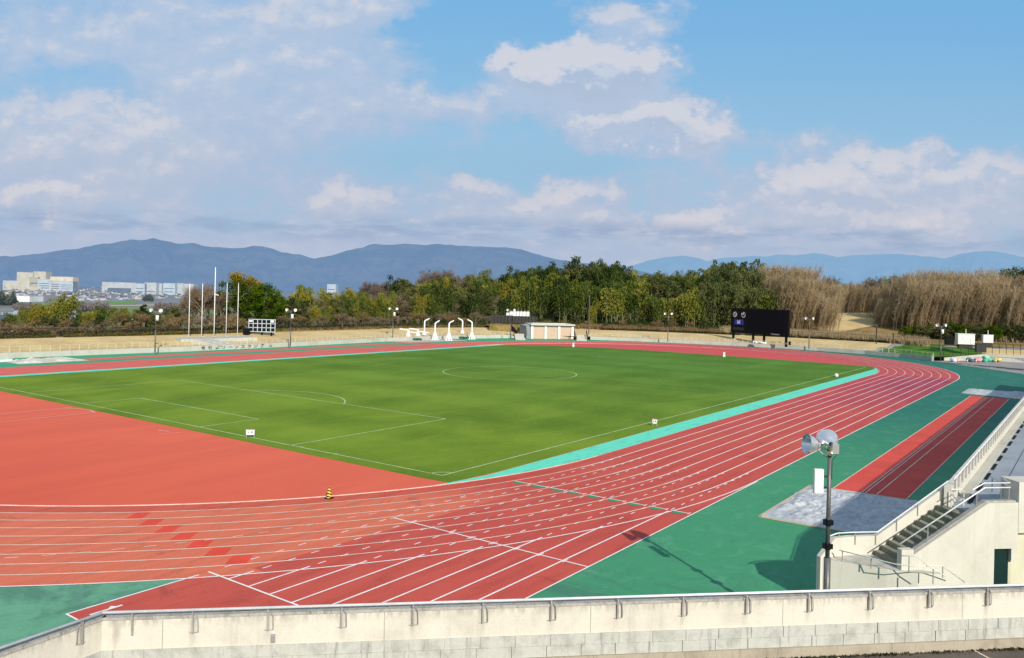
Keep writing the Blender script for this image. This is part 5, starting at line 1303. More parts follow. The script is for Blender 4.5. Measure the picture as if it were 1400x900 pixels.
# conifer and skyline accents
for xi, yt, k in ((487, 388, 'bamy'), (546, 376, 'bamd'), (548, 379, 'bamd'), (736, 360, 'bamd'), (748, 358, 'bamd'), (800, 351, 'bamd'), (826, 350, 'bamd'), (834, 353, 'bamd'), (652, 362, 'bam'), (1002, 353, 'soft'), (1015, 356, 'soft'), (990, 358, 'soft'), (404, 385, 'bamy'), (426, 386, 'bam'), (453, 399, 'bamy')):
    pl(k, xi, wallD(xi)+60, yt)
for xi in range(590, 640, 9): pl('purp', xi, wallD(xi)+85, 367+r_.uniform(-3, 4))
for xi in (515, 528, 503): pl('purp', xi, wallD(xi)+70, 379)
for xi in (716, 745, 772, 850, 868, 885, 900, 918, 935): pl('purp', xi, wallD(xi)+88, interp(sky, xi)-2+r_.uniform(0, 3))
# front line of small bare cherries and low scrub before the wood
x = 375.
while x < 985:
    k = r_.choice(['bare', 'bare', 'rust']) if x < 690 else r_.choice(['rust', 'oliv', 'rust'])
    if not 690 < x < 730:
        pl(k, x, wallD(x)+24+r_.uniform(-2, 3), r_.uniform(421, 432) if x < 690 else r_.uniform(432, 443)); 
    x += r_.uniform(11, 17) if x < 690 else r_.uniform(17, 26)
pl('baml', 808, wallD(808)+30, 409, wide=.6)
# left side: shrubs and trees before the town
x = -22.
while x < 345:
    D0 = wallD(x)+19
    pl(r_.choice(['rust', 'rust', 'bare']), x, D0+r_.uniform(0, 3), r_.uniform(437, 449) if x < 230 else r_.uniform(424, 438))
    x += r_.uniform(8, 11)
x = -18.
while x < 340:
    D0 = wallD(x)+27
    pl(r_.choice(['rust', 'oliv', 'rust', 'bare']), x, D0+r_.uniform(0, 4), (r_.uniform(427, 440) if x < 150 else r_.uniform(418, 432)) if x < 230 else r_.uniform(410, 426))
    x += r_.uniform(11, 15)
for xi, yt, k, dd_ in ((22, 424, 'bam', 30), (36, 420, 'bamy', 32), (48, 421, 'bam', 34), (60, 412, 'bamy', 34), (68, 404, 'baml', 36), (76, 400, 'baml', 33), (80, 407, 'baml', 35), (55, 416, 'bamy', 31), (112, 425, 'bam', 36), (118, 423, 'bamy', 34), (137, 421, 'bamy', 36), (150, 417, 'bam', 34), (160, 420, 'bamy', 37), (176, 418, 'bamy', 34), (188, 424, 'oliv', 32), (196, 416, 'coni', 34), (206, 424, 'oliv', 34), (228, 424, 'oliv', 32), (240, 422, 'oliv', 33), (88, 424, 'coni', 34)):
    pl(k, xi, wallD(xi)+dd_, yt)
for xi, yt in ((262, 382), (270, 376), (282, 368), (292, 374), (300, 384), (255, 396)): pl('bare', xi, wallD(xi)+25+abs(xi-280)*.2, yt+4, wide=.85)
pl('camp', 322, wallD(322)+27, 374, wide=1.05); pl('camp', 341, wallD(341)+30, 380, wide=.95); pl('camp', 352, wallD(352)+33, 386, wide=.8)
pl('evg', 366, wallD(366)+23, 391, wide=1.15); pl('evg', 350, wallD(350)+26, 400, wide=1.); pl('evg', 379, wallD(379)+27, 402, wide=.9); pl('evg', 334, wallD(334)+27, 402, wide=.7)
# dry cane thickets at the right
x = 1046.
while x < 1135:
    y0 = interp([(1040, 368), (1070, 369), (1090, 374), (1100, 382), (1135, 398)], x)
    pl('cane', x, wallD(x)+50+r_.uniform(-3, 3), y0+r_.uniform(-2, 3), wide=1.05); pl('cane', x+4, wallD(x)+38+r_.uniform(-3, 3), y0+r_.uniform(12, 24), wide=1.05); x += r_.uniform(7, 10)
x = 1128.
while x < 1212:
    pl('cane', x, wallD(x)+88+r_.uniform(-4, 4), 392+r_.uniform(-4, 6), wide=1.2); x += r_.uniform(7, 10)
for xi in range(1126, 1216, 6): pl('oliv', xi, wallD(xi)+96, 418+r_.uniform(-4, 4), wide=1.3)
x = 1196.
while x < 1420:
    y0 = interp([(1196, 404), (1212, 388), (1235, 378), (1260, 374), (1320, 374), (1400, 378), (1430, 378)], x)
    dW = 196 if x > 1240 else 204
    pl('cane', x, dW+48+r_.uniform(-3, 3), y0+r_.uniform(-2, 10), wide=1.0); pl('cane', x+4, dW+34+r_.uniform(-3, 3), y0+r_.uniform(8, 34), wide=1.0); x += r_.uniform(6.5, 9)
x = 1238.
while x < 1420: pl('evg' if r_.random() < .3 else 'oliv', x, 190+27+r_.uniform(-2, 3), r_.uniform(440, 450), wide=1.0); x += r_.uniform(5, 8)
x = 1100.
while x < 1256: pl('purp', x, 300+r_.uniform(-12, 12), r_.uniform(374, 382)); x += r_.uniform(5.5, 8)
for xi, yt in ((1212, 376), (1222, 377), (1228, 379)): pl('bam', xi, 285, yt)
for xi, yt in ((1236, 372), (1248, 373), (1262, 370), (1290, 370), (1310, 366), (1322, 369), (1340, 371)): pl('purp', xi, 270, yt)
for xi, yt in ((1376, 371), (1388, 368), (1399, 369), (1408, 372)): pl('oliv', xi, 280, yt)
for xi in (1063, 1085, 1052): pl('soft', xi, wallD(xi)+58, 367+r_.uniform(-2, 3))
for lst, _, used in PROTO.values():      # prototypes that were never placed
    for k, o in enumerate(lst):
        if not any(isinstance(u, tuple) and u[1] == k for u in used):
            for c in kids(o): bpy.data.objects.remove(c)
            bpy.data.objects.remove(o)
# clipped hedge along the top of the bank, in runs
HG = fol_mat('hedge_leaves', lin((70, 78, 32)), lin((120, 112, 44)), lin((92, 86, 50)), .2, nscale=.8); HGD = fol_mat('dark_hedge_leaves', lin((48, 58, 30)), lin((84, 84, 44)), None, .2, nscale=.8)
Qh = resample(PW, 1.2); Nh = normals(Qh)
def hedge(x0, x1, off, w_, h_, m, lab, z=1.85):
    P = [(p[0]+n[0]*off, p[1]+n[1]*off) for p, n in zip(Qh, Nh) if x0 <= imgx(*p) < x1]
    if len(P) < 3: return
    o = empty('hedge', (P[len(P)//2][0], P[len(P)//2][1], z), 0, lab, 'hedge'); mb = MB(); r_ = random.Random(int(x0)+3); core = MB()
    for a, b in zip(P, P[1:]):
        rz = math.atan2(b[1]-a[1], b[0]-a[0]); core.box(((a[0]+b[0])/2, (a[1]+b[1])/2, z+h_*.35), (1.3, w_*.6, h_*.75), rz)
        n = (-math.sin(rz), math.cos(rz))
        for k in range(60):
            t_ = r_.random(); u = r_.uniform(-.5, .5); zz = r_.random()
            if abs(u) < .35 and zz < .8: u = math.copysign(.5, -1)*r_.uniform(.8, 1.05)
            c = Vector((a[0]+(b[0]-a[0])*t_+n[0]*u*w_, a[1]+(b[1]-a[1])*t_+n[1]*u*w_, z+h_*zz*(.95+.12*mnoise.noise(Vector((a[0]*.5, a[1]*.5, 0)))))); leaf(mb, c, rv(r_)+Vector((0, 0, .4)), .26, .11, r_)
    bw(core, 'twig_core', BARKD, o); bw(mb, 'foliage', m, o)
for x0, x1, nm in ((-60, 130, 'at the left end of the far bank'), (130, 345, 'behind the flagpoles'), (345, 560, 'behind the small grid scoreboard'), (560, 700, 'behind the throwing cage')):
    hedge(x0, x1, 15.2, 1.0, .55, HG, 'low yellow green hedge '+nm); hedge(x0, x1, 17.6, 1.4, 1.25 if x0 > 120 else 1.0, HGD, 'taller dark clipped hedge '+nm)
for x0, x1, nm in ((808, 1000, 'between the store building and the dark screen'), (1000, 1200, 'right of the dark screen below the fence')):
    hedge(x0, x1, 15.0, .9, .5, HGD, 'low dark hedge strip '+nm)
drape('dry_field', [(1108, 452, 3.2), (1135, 424, 6.5), (1205, 424, 6.5), (1215, 452, 3.2)], M['dry'], .12, hgt)
# dry reeds and tufts behind the fence on the right, as uncountable growth
def scrub(name, x0, x1, d0, d1, n, s, m, lab, hz=0., cat='dry grass'):
    mb = MB(); r_ = random.Random(int(x0*3+n))
    for k in range(n):
        xi = r_.uniform(x0, x1); D_ = (wallD(xi) if xi < 1270 else 200)+r_.uniform(d0, d1); p = XY(xi, D_); z = hgt(p.x, p.y)
        if mnoise.noise(Vector((p.x*.12, p.y*.12, 4))) < -.15 and r_.random() < .6: continue
        for q in range(5):
            c = Vector((p.x+r_.uniform(-.4, .4), p.y+r_.uniform(-.4, .4), z-.05+hz*r_.random())); leaf(mb, c, Vector((r_.uniform(-.3, .5), r_.uniform(-.3, .3), 1)), s*r_.uniform(.5, 1.2), .09, r_)
    tag(mb.build(name, m), lab, cat, kind='stuff')
scrub('dry_reeds', 985, 1420, 17, 34, 6500, 1.6, TAN, 'dry tan reeds growing behind the fence from the dark screen rightwards')
scrub('rusty_undergrowth', 700, 990, 19, 34, 5200, 1.0, RUST, 'rusty undergrowth below the bamboo grove right of the store building', cat='undergrowth')
scrub('rusty_undergrowth', -30, 700, 18, 30, 6000, .7, RUST, 'brown undergrowth along the far hedge on the left', cat='undergrowth')
scrub('dark_undergrowth', 560, 1000, 32, 44, 5200, 1.9, BAMD, 'dark green undergrowth at the foot of the bamboo grove', cat='undergrowth')

# ---------------------------------------------------------------- distant plain, town, factories
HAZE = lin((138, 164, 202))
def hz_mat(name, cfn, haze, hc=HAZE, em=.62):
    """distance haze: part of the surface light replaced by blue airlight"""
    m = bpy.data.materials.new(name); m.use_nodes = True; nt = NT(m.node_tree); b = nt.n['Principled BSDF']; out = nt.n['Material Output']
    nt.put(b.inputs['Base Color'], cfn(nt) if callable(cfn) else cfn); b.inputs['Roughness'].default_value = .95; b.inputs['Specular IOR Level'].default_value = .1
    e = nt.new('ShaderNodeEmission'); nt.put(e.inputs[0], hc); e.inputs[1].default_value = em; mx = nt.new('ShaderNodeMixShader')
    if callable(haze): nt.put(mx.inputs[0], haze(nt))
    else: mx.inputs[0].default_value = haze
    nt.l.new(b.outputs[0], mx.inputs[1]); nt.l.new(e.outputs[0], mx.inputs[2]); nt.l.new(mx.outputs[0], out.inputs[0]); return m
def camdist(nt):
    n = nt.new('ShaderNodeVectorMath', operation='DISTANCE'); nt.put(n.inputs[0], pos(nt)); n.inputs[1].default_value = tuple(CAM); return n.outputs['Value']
def f_plain(nt):
    p = pos(nt); v = nt.new('ShaderNodeTexVoronoi'); nt.put(v.inputs['Vector'], nt.mapping(p, (.0042, .0085, 0), (0, 0, .5))); v.inputs['Scale'].default_value = 1.; q = nt.sep(v.outputs['Color'])
    c = nt.mix(nt.mrange(q[0], .35, .5), lin((128, 116, 96)), lin((112, 140, 66))); c = nt.mix(nt.mrange(q[1], .6, .75), c, lin((142, 130, 112)))
    t_ = nt.noise(p, .012, 5, .75); c = nt.mix(nt.mrange(t_, .55, .62), c, lin((84, 82, 74)))
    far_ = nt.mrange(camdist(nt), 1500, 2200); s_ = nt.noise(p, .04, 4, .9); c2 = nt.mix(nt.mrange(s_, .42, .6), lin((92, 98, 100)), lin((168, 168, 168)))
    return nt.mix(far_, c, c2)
ZP = -31.
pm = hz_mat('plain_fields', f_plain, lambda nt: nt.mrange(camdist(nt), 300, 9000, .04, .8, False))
mb = MB(); 
rings = [0, 400, 800, 1600, 3200, 7000, 15000, 42000]
for a, b in zip(rings, rings[1:]):
    for k in range(48):
        t0, t1 = 2*math.pi*k/48, 2*math.pi*(k+1)/48; f_ = lambda r, t: (CAM.x+r*math.cos(t), CAM.y+r*math.sin(t), ZP)
        if a == 0: mb.tri(f_(0, 0), f_(b, t0), f_(b, t1))
        else: mb.quad(f_(a, t0), f_(b, t0), f_(b, t1), f_(a, t1))
struct(mb.build('plain', pm))
hm = {}
def hmat(nm, c, hz): 
    if nm not in hm: hm[nm] = hz_mat(nm, varied(c, .08, .05, .5), hz)
    return hm[nm]
def zray(xi, yi, dist): return ZAT(xi, yi, dist)
def block(xi0, xi1, y0, dist, depth, m, ybase=None):
    p0, p1 = XY(xi0, dist), XY(xi1, dist); z1 = ZAT((xi0+xi1)/2, y0, dist); w_ = (p1-p0).length; return p0, p1, z1, w_
def factory(name, xi0, xi1, parts, dist, lab, cat='factory'):
    """parts: (x0, x1, ytop, material, depth offset, bands)"""
    p = XY((xi0+xi1)/2, dist); o = empty(name, (p.x, p.y, ZP), CHEAD-math.pi/2, lab, cat); sc2 = dist/CF
    for (x0, x1, yt, m, dy, extra) in parts:
        x_ = ((x0+x1)/2-(xi0+xi1)/2)*sc2; h_ = ZAT((x0+x1)/2, yt, dist)-ZP; w_ = (x1-x0)*sc2; mb = MB(); mb.box((x_, dy+25, h_/2), (w_, 50, h_)); bod = mb.build('hall', m, o)
        if extra:
            mb = MB(); nr = extra
            for r0 in range(nr): mb.box((x_, dy-.3, h_*(.25+.6*r0/max(1, nr))), (w_*.82, .6, h_*.05))
            mb.build('window_band', hmat('far_glass', (.10, .12, .15), .45), bod)
        mb = MB(); mb.box((x_, dy+25, h_+.4), (w_+.6, 50.6, .8)); mb.build('roof', hmat('far_roof', (.5, .5, .48), .3), bod)
cr = hmat('far_cream', (.58, .54, .41), .34); wh = hmat('far_white', (.54, .56, .55), .38); pb = hmat('far_pale_blue', (.48, .56, .60), .32); sh_ = hmat('far_cream_shaded', (.42, .39, .30), .3)  # far cream also in a darker copy, shade put into its colour
factory('factory', 5, 56, [(23, 42, 372.5, cr, 0, 0), (41, 55.5, 371.5, cr, 10, 2), (38.5, 49, 379, sh_, -4, 2), (6, 24, 384, wh, 5, 1), (12, 40, 387, cr, -10, 0), (20, 54, 392, cr, -14, 0)], 4400, 'large cream factory tower standing left of the smaller white factory')
factory('factory', 52, 97, [(52, 68, 382, pb, 10, 3), (67.5, 94.5, 378.6, hmat('far_pink', (.68, .58, .44), .24), 6, 0), (67, 96, 384, wh, 0, 3), (80, 96, 385, pb, -3, 3)], 4300, 'white factory with cream top storey right of the cream tower')
factory('warehouse', 141, 184, [(141, 177.5, 386.3, wh, 0, 1), (177, 183, 387, wh, -3, 0), (149, 177, 394, hmat('far_dark', (.12, .16, .20), .4), -8, 0)], 3900, 'long low white warehouse, leftmost of the distant row')
factory('warehouse', 184.5, 212, [(184.5, 197, 388, pb, 0, 2), (196.5, 211, 386.8, wh, 4, 1), (197, 199, 388, hmat('far_dark', (.12, .16, .20), .4), 3, 0)], 3700, 'white warehouse with pale blue wing in the middle of the distant row')
factory('warehouse', 212.5, 238, [(212.5, 221, 388, wh, 0, 1), (222, 237, 387.5, pb, 3, 2)], 3700, 'pale blue and white warehouse right of the middle of the distant row')
factory('warehouse', 238.5, 262, [(239.5, 250, 387.6, wh, 0, 0), (250, 262, 388.5, wh, 4, 1)], 3700, 'white warehouse at the right end of the distant row behind the bare tree')
factory('office_block', 445, 460, [(446.5, 458, 389, pb, 0, 3), (443, 459, 399, wh, -4, 1)], 3400, 'white office block seen over the trees left of centre', 'building')
factory('warehouse', 23, 38.5, [(23.2, 38.5, 405, hmat('bright_white', (.78, .78, .76), .1), 0, 0)], 1950, 'bright white shed beside the dark wood at the far left')
# houses of the town
r_ = random.Random(77); roofs = [hmat('roof_grey', (.16, .17, .19), .25), hmat('roof_dark', (.07, .075, .09), .3), hmat('roof_brown', (.22, .15, .11), .22), hmat('roof_blue', (.16, .24, .30), .3)]; walls = [hmat('house_white', (.58, .57, .54), .3), hmat('house_cream', (.5, .46, .38), .3), hmat('house_grey', (.34, .34, .35), .35)]
HP_ = []
for wi in range(3):
    for ri in range(4):
        o = empty('house', (0, 0, 0), 0, 'x', 'house'); mb = MB(); w_, d_, h_ = 9, 7, 5.2; mb.box((0, 0, h_/2), (w_, d_, h_)); mb.tri((-w_/2, -d_/2, h_), (-w_/2, d_/2, h_), (-w_/2, 0, h_+2.2)); mb.tri((w_/2, d_/2, h_), (w_/2, -d_/2, h_), (w_/2, 0, h_+2.2)); mb.build('wall', walls[wi], o)
        mb = MB(); a_, b_ = w_/2+.6, d_/2+.7
        mb.quad((-a_, -b_, h_-.3), (a_, -b_, h_-.3), (a_, 0, h_+2.35), (-a_, 0, h_+2.35)); mb.quad((a_, b_, h_-.3), (-a_, b_, h_-.3), (-a_, 0, h_+2.35), (a_, 0, h_+2.35)); mb.build('roof', roofs[ri], o); HP_.append([o, False])
hn = 0; cn = [0]
WN = ['white walled', 'cream walled', 'grey walled']; RN = ['grey roofed', 'dark roofed', 'brown roofed', 'blue roofed']
def house(xi, yi):
    dist = (CAM.z-ZP)/((yi-(400.3-.0233*(700-xi)))/CF) if yi > 386 else 3000
    p = XY(xi, dist); k = r_.choices(range(12), weights=[4, 5, 2, 1, 3, 3, 1, 1, 2, 2, 1, 1])[0]; src, used = HP_[k]
    o = copy_tree(src) if used else src; HP_[k][1] = True; s_ = r_.uniform(.8, 1.35); o.location = (p.x, p.y, ZP); o.scale = (s_, s_, s_*r_.uniform(.8, 1.2)); o.rotation_euler.z = r_.choice([.3, 1.87, -.2, 1.2])
    zone = 'left of the cream factory tower' if xi < 25 else 'below the cream factory tower' if xi < 60 else 'below the smaller white factory' if xi < 100 else 'left of the long white warehouse' if xi < 142 else 'below the row of long white warehouses' if xi < 262 else 'seen over the trees left of centre'
    if yi > 410: zone = 'in the near hamlet at the far left edge'
    tag(o, 'distant %s %s house %s' % (WN[k//4], RN[k % 4], zone), 'house', '%s %s houses %s' % (WN[k//4], RN[k % 4], zone))
for k in range(56): house(r_.uniform(-6, 98), r_.uniform(396, 402.5))
for k in range(95): house(r_.uniform(84, 150), r_.uniform(394.5, 409))
for k in range(75): house(r_.uniform(140, 262), r_.uniform(398, 408))
for k in range(22): house(r_.uniform(112, 160), r_.uniform(388.5, 393))
for k in range(16): house(r_.uniform(-5, 18), r_.uniform(419, 445))
for k in range(5): house(r_.uniform(80, 108), r_.uniform(424, 438))
for k in range(30): house(r_.uniform(355, 470), r_.uniform(396.5, 402))
for o, used in HP_:
    if not used:
        for c in kids(o): bpy.data.objects.remove(c)
        bpy.data.objects.remove(o)
# belts of bare woodland out on the plain
def belt(x0, x1, yb, h_, c1, c2, lab, n=2600, hz=.12):
    mb = MB(); r_ = random.Random(int(x0*7+yb)); 
    for k in range(n):
        xi = r_.uniform(x0, x1); yy = yb+r_.uniform(-1.5, 1.5); dist = (CAM.z-ZP)/((yy-(400.3-.0233*(700-xi)))/CF); p = XY(xi, dist)
        e_ = min(1, min(xi-x0, x1-xi)/4+.25); s_ = dist/1500; hh = h_*e_*(.7+.5*mnoise.noise(Vector((xi*.35, yb, 0)))); c = Vector((p.x, p.y, ZP+hh*r_.random()**.7))
        leaf(mb, c, rv(r_)+Vector((0, 0, .4)), 4.2*s_, 1.3*s_, r_)
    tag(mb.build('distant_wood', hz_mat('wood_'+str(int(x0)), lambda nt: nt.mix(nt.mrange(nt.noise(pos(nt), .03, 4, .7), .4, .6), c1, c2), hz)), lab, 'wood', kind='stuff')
belt(-8, 23, 411.5, 22, lin((50, 60, 38)), lin((78, 84, 56)), 'dark green wood at the far left beside the white shed')
belt(15, 58, 421, 13, lin((96, 84, 74)), lin((120, 106, 92)), 'bare brown tree belt on the plain at the left')
belt(84, 150, 421, 14, lin((100, 90, 82)), lin((126, 114, 102)), 'bare grey brown tree belt across the plain before the green field', 4200)
belt(95, 106, 422, 8, lin((44, 48, 38)), lin((60, 62, 50)), 'small dark clump at the foot of the brown tree belt', 500)
belt(196, 208, 409, 16, lin((52, 56, 44)), lin((74, 76, 58)), 'small dark round copse below the warehouses', 500)
belt(210, 262, 421, 12, lin((104, 92, 80)), lin((130, 112, 94)), 'bare brown belt left of the flagpoles', 2600)
# green field strips, dark tarmac yard
def field(x0, x1, y0, y1, m, nm, dz):
    def q(x, y): dist = (CAM.z-ZP)/((y-(400.3-.0233*(700-x)))/CF); p = XY(x, dist); return (p.x, p.y, ZP+dz)
    mb = MB(); mb.poly([q(x0, y1), q(x1, y1), q(x1-2, y0), q(x0+3, y0)]); struct(mb.build(nm, m))
field(38, 66, 411.5, 414.5, hmat('field_green', lin((118, 158, 78)), .12), 'green_field', .3)
field(80, 150, 419.8, 425.5, hmat('field_green2', lin((104, 148, 66)), .1), 'green_field', .3)
field(140, 186, 409.5, 413.6, hmat('field_green2', lin((104, 148, 66)), .1), 'green_field', .4)
field(145, 214, 414.2, 416, hmat('field_road', lin((176, 166, 148)), .1), 'field_road', .5)
field(84, 108, 425.8, 437, hmat('yard_grey', lin((112, 112, 120)), .1), 'grey_yard', .3)
# ---------------------------------------------------------------- mountains
def mountains(name, prof, dist, depth, zb, c1, c2, haze, hc, em, seed, amp):
    mb = MB(); x0, x1 = prof[0][0], prof[-1][0]; nx_ = 420; ny_ = 40
    for i in range(nx_+1):
        xi = x0+(x1-x0)*i/nx_; zc = ZAT(xi, interp(prof, xi), dist) + mnoise.noise(Vector((xi*.09, seed, 0)))*amp*.10
        for j in range(ny_+1):
            t = j/ny_; D_ = dist-depth*(1-t); p = XY(xi, D_)
            n_ = mnoise.ridged_multi_fractal(Vector((xi*.022+seed, t*1.6, seed)), 1.0, 2.1, 5, 1., 2.) - 1.1
            z = zb + (zc-zb)*(t**1.25) + n_*amp*math.sin(math.pi*min(1, t*1.0))*(1 if t < 1 else 0)
            mb.v.append((p.x, p.y, z if t < 1 else zc))
    n = ny_+1
    for i in range(nx_):
        for j in range(ny_): mb.f.append((i*n+j, (i+1)*n+j, (i+1)*n+j+1, i*n+j+1)); mb.m.append(0)
    def f(nt):
        p = pos(nt); a = nt.noise(p, .0013, 8, .8); return nt.mix(nt.mrange(a, .4, .62), c1, c2)
    o = mb.build(name, hz_mat(name, f, haze, hc, em), smooth=True); return struct(o)
profA = [(-60, 354), (0, 351), (20, 350), (50, 347), (80, 342), (100, 341), (125, 335), (150, 332), (175, 328), (190, 329), (207, 326), (222, 329), (240, 333), (262, 333), (280, 337), (305, 339), (325, 340), (345, 336), (365, 338), (385, 345), (405, 348), (428, 353), (450, 350), (470, 344), (490, 339), (510, 333), (530, 335), (552, 333), (575, 335), (600, 334), (625, 336), (650, 337), (675, 338), (700, 339), (720, 344), (745, 351), (765, 356), (800, 360), (850, 366), (900, 376)]
profB = [(780, 380), (840, 370), (866, 362), (885, 356), (912, 351), (935, 350), (955, 353), (965, 357), (985, 353), (1005, 352), (1030, 350), (1045, 351), (1062, 348), (1085, 349), (1110, 346), (1128, 348), (1143, 352), (1165, 349), (1195, 348), (1225, 347), (1255, 350), (1275, 351), (1290, 354), (1308, 348), (1330, 344), (1350, 343), (1372, 346), (1392, 351), (1420, 353), (1460, 350), (1520, 356)]
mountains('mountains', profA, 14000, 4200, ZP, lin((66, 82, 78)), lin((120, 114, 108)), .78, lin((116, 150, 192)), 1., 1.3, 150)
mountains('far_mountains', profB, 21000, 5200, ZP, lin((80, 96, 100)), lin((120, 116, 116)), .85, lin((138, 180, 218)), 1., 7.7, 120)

# ---------------------------------------------------------------- sky, sun, camera
SEL, SAZ = R(28), math.atan2(-.817, -.576)       # direction towards the sun
world = bpy.data.worlds.new('World'); scene.world = world; world.use_nodes = True; nt = NT(world.node_tree); nt.n.clear()
grp = bpy.data.node_groups.new('cloud_density', 'ShaderNodeTree'); grp.interface.new_socket('P', in_out='INPUT', socket_type='NodeSocketVector'); grp.interface.new_socket('D', in_out='OUTPUT', socket_type='NodeSocketFloat')
g = NT(grp); gi = g.new('NodeGroupInput'); go = g.new('NodeGroupOutput'); P_ = gi.outputs[0]
blobs = [  # column, row, half width, half height, weight (survey units): negative opens blue sky
 (1190, 60, 330, 125, -1.5), (1420, 60, 260, 150, -.9), (612, 62, 74, 62, -1.1), (700, 20, 120, 50, -.8), (700, 215, 290, 46, -.62), (60, 125, 130, 26, -.42), (1010, 215, 34, 40, -.4), (300, 40, 120, 30, .15),
 (815, 92, 130, 40, 1.7), (740, 88, 60, 24, .5), (900, 165, 130, 38, 1.1), (850, 22, 95, 24, .85), (1200, 240, 230, 70, .45), (440, 20, 110, 40, .5), (200, 90, 260, 60, .25), (480, 150, 260, 50, .2), (200, 240, 200, 50, .2), (1200, 210, 200, 60, .2), (395, 86, 60, 22, .35), (120, 200, 200, 50, .4),
 (645, 250, 44, 20, .55), (760, 285, 110, 34, .5), (945, 308, 74, 22, .6), (1220, 300, 150, 26, .4), (70, 285, 90, 22, .5), (480, 285, 70, 26, .4), (1350, 200, 160, 30, .35)]
wp = g.new('ShaderNodeVectorMath', operation='MULTIPLY_ADD'); g.put(wp.inputs[0], g.noise(g.mapping(P_, (1, 1.3, 1)), .013, 5, .6, 0, 1)); wp.inputs[1].default_value = (170, 120, 0); wp.inputs[2].default_value = (-85, -60, 0); wq = g.new('ShaderNodeVectorMath', operation='ADD'); g.put(wq.inputs[0], wp.outputs[0]); g.put(wq.inputs[1], P_); PQ = wq.outputs[0]
acc = None
for cx, cy, rx_, ry_, w_ in blobs:
    v = g.mapping(PQ, (1/rx_, 1/ry_, 1), loc=(-cx/rx_, -cy/ry_, 0)); l_ = g.new('ShaderNodeVectorMath', operation='LENGTH'); g.put(l_.inputs[0], v)
    q = g.mrange(l_.outputs['Value'], 1.45, 0.2, 0, w_); acc = q if acc is None else g.math('ADD', acc, q)
acc = g.math('ADD', acc, .56)
n1 = g.noise(g.mapping(P_, (1, 1.7, 1)), .0075, 10, .60, .12); n2 = g.noise(g.mapping(P_, (1, 1.5, 1), loc=(311, 77, 0)), .034, 8, .62, .05)
d = g.math('ADD', acc, g.math('ADD', g.math('MULTIPLY', g.math('SUBTRACT', n1, .5), 1.25), g.math('MULTIPLY', g.math('SUBTRACT', n2, .5), .5)))
g.l.new(d, go.inputs[0])
tc = nt.new('ShaderNodeTexCoord').outputs['Generated']
def dot(v): n = nt.new('ShaderNodeVectorMath', operation='DOT_PRODUCT'); nt.put(n.inputs[0], tc); n.inputs[1].default_value = tuple(v); return n.outputs['Value']
fz = nt.math('MAXIMUM', nt.math('ABSOLUTE', dot(FW)), .12)
cb = nt.new('ShaderNodeCombineXYZ'); nt.put(cb.inputs[0], nt.math('ADD', nt.math('MULTIPLY', nt.math('DIVIDE', dot(RT), fz), CF), 700)); nt.put(cb.inputs[1], nt.math('ADD', nt.math('MULTIPLY', nt.math('DIVIDE', dot(UP), fz), -CF), CSH))
Pw = cb.outputs[0]
def dens(v):
    n = nt.new('ShaderNodeGroup'); n.node_tree = grp; nt.put(n.inputs[0], v); return n.outputs[0]
d0 = dens(Pw); va = nt.new('ShaderNodeVectorMath', operation='ADD'); nt.put(va.inputs[0], Pw); va.inputs[1].default_value = (-9, -16, 0); d1 = dens(va.outputs[0])
yv = nt.sep(Pw)[1]; xv = nt.sep(Pw)[0]
skyn = nt.new('ShaderNodeTexSky', sky_type='NISHITA'); skyn.sun_disc = False; skyn.sun_elevation = SEL; skyn.sun_rotation = math.pi/2-SAZ; skyn.air_density = 1.0; skyn.dust_density = .6; skyn.ozone_density = 1.5
B = 10.   # world strength is .1, colours below are display values times ten
def L10(c): return tuple(x*B for x in lin(c))
blue = nt.mix(nt.mrange(yv, -50, 300), L10((120, 184, 232)), L10((158, 198, 224))); blue = nt.mix(nt.math('MULTIPLY', nt.mrange(yv, 170, 240), nt.mrange(xv, 1000, 800)), blue, L10((148, 190, 220)))
blue = nt.mix(nt.mrange(yv, 290, 350), blue, L10((150, 176, 212)))
base_ = nt.mix(.84, skyn.outputs[0], blue)
cov = nt.mrange(d0, .0, .7); lit = nt.mrange(nt.math('SUBTRACT', d0, d1), -.22, .34)
thick = nt.mrange(d0, .55, 1.35)
veil = nt.mix(nt.mrange(yv, 60, 320), L10((172, 194, 222)), L10((178, 190, 214)))
white = nt.mix(nt.mrange(yv, 100, 320), L10((216, 216, 224)), L10((218, 211, 217))); grey = L10((166, 180, 206))
tk = nt.mrange(d0, .35, 1.25)
cc = nt.mix(nt.math('MULTIPLY', tk, nt.math('MULTIPLY_ADD', lit, .5, .32)), veil, white)
cc = nt.mix(nt.math('MULTIPLY', nt.mrange(d0, .7, 1.4), nt.mrange(lit, .5, .1, 0, .4)), cc, grey)
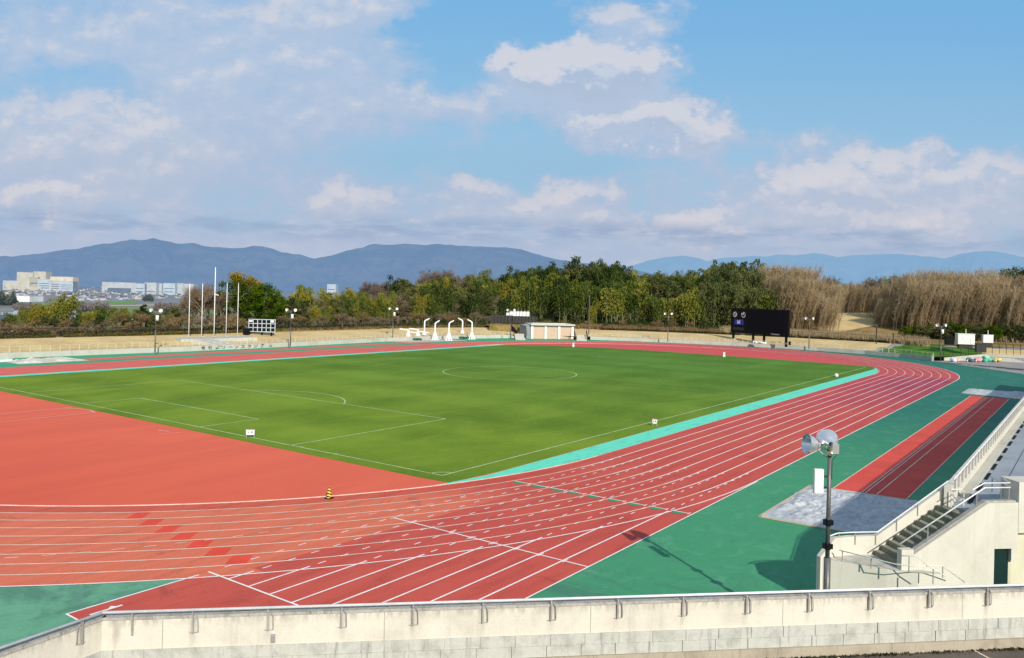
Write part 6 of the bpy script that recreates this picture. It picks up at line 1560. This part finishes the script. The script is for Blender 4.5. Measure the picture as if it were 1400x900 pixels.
cc = nt.mix(nt.math('MULTIPLY', nt.mrange(lit, .62, 1.), nt.mrange(d0, .3, .9, 0, .3)), cc, L10((230, 222, 220)))
dk = nt.math('MULTIPLY', nt.mrange(nt.math('ABSOLUTE', nt.math('SUBTRACT', yv, 318)), 26, 4), nt.mrange(nt.noise(nt.mapping(Pw, (1, 4, 1)), .008, 4, .6), .40, .60)); cc = nt.mix(nt.math('MULTIPLY', dk, .7), cc, L10((138, 160, 196)))
final = nt.mix(nt.math('MULTIPLY', cov, .86), base_, cc)
final = nt.mix(nt.mrange(yv, 300, 372, 0, .45), final, L10((176, 192, 216)))
final = nt.mix(nt.mrange(yv, -120, -700, 0, .35), final, L10((96, 112, 132)))   # sky above the view darkened to cut the ambient light
bg = nt.new('ShaderNodeBackground'); nt.put(bg.inputs[0], final); bg.inputs[1].default_value = .1; wo = nt.new('ShaderNodeOutputWorld'); nt.l.new(bg.outputs[0], wo.inputs[0])
world.cycles.sampling_method = 'MANUAL'; world.cycles.sample_map_resolution = 512
ld = bpy.data.lights.new('sun', 'SUN'); ld.energy = 5.0; ld.angle = R(.53); ld.color = (1., .93, .82); lo_ = bpy.data.objects.new('sun', ld); col.objects.link(lo_)
sd = Vector((math.cos(SAZ)*math.cos(SEL), math.sin(SAZ)*math.cos(SEL), math.sin(SEL))); lo_.rotation_euler = sd.to_track_quat('Z', 'Y').to_euler(); lo_.location = (-60, -90, 60)
cd = bpy.data.cameras.new('camera'); co = bpy.data.objects.new('camera', cd); col.objects.link(co); cd.sensor_width = 36; cd.lens = CF/1400*36; cd.shift_y = -(450-CSH)/1400; cd.clip_start = .5; cd.clip_end = 90000
from mathutils import Matrix
m3 = Matrix((R2, U2, -FW)).transposed(); co.matrix_world = Matrix.Translation(CAM) @ m3.to_4x4(); scene.camera = co
scene.view_settings.view_transform = 'Standard'; scene.view_settings.look = 'None'; scene.view_settings.exposure = 0; scene.view_settings.gamma = 1
scene.render.engine = 'CYCLES'; scene.cycles.max_bounces = 6; scene.cycles.transparent_max_bounces = 6
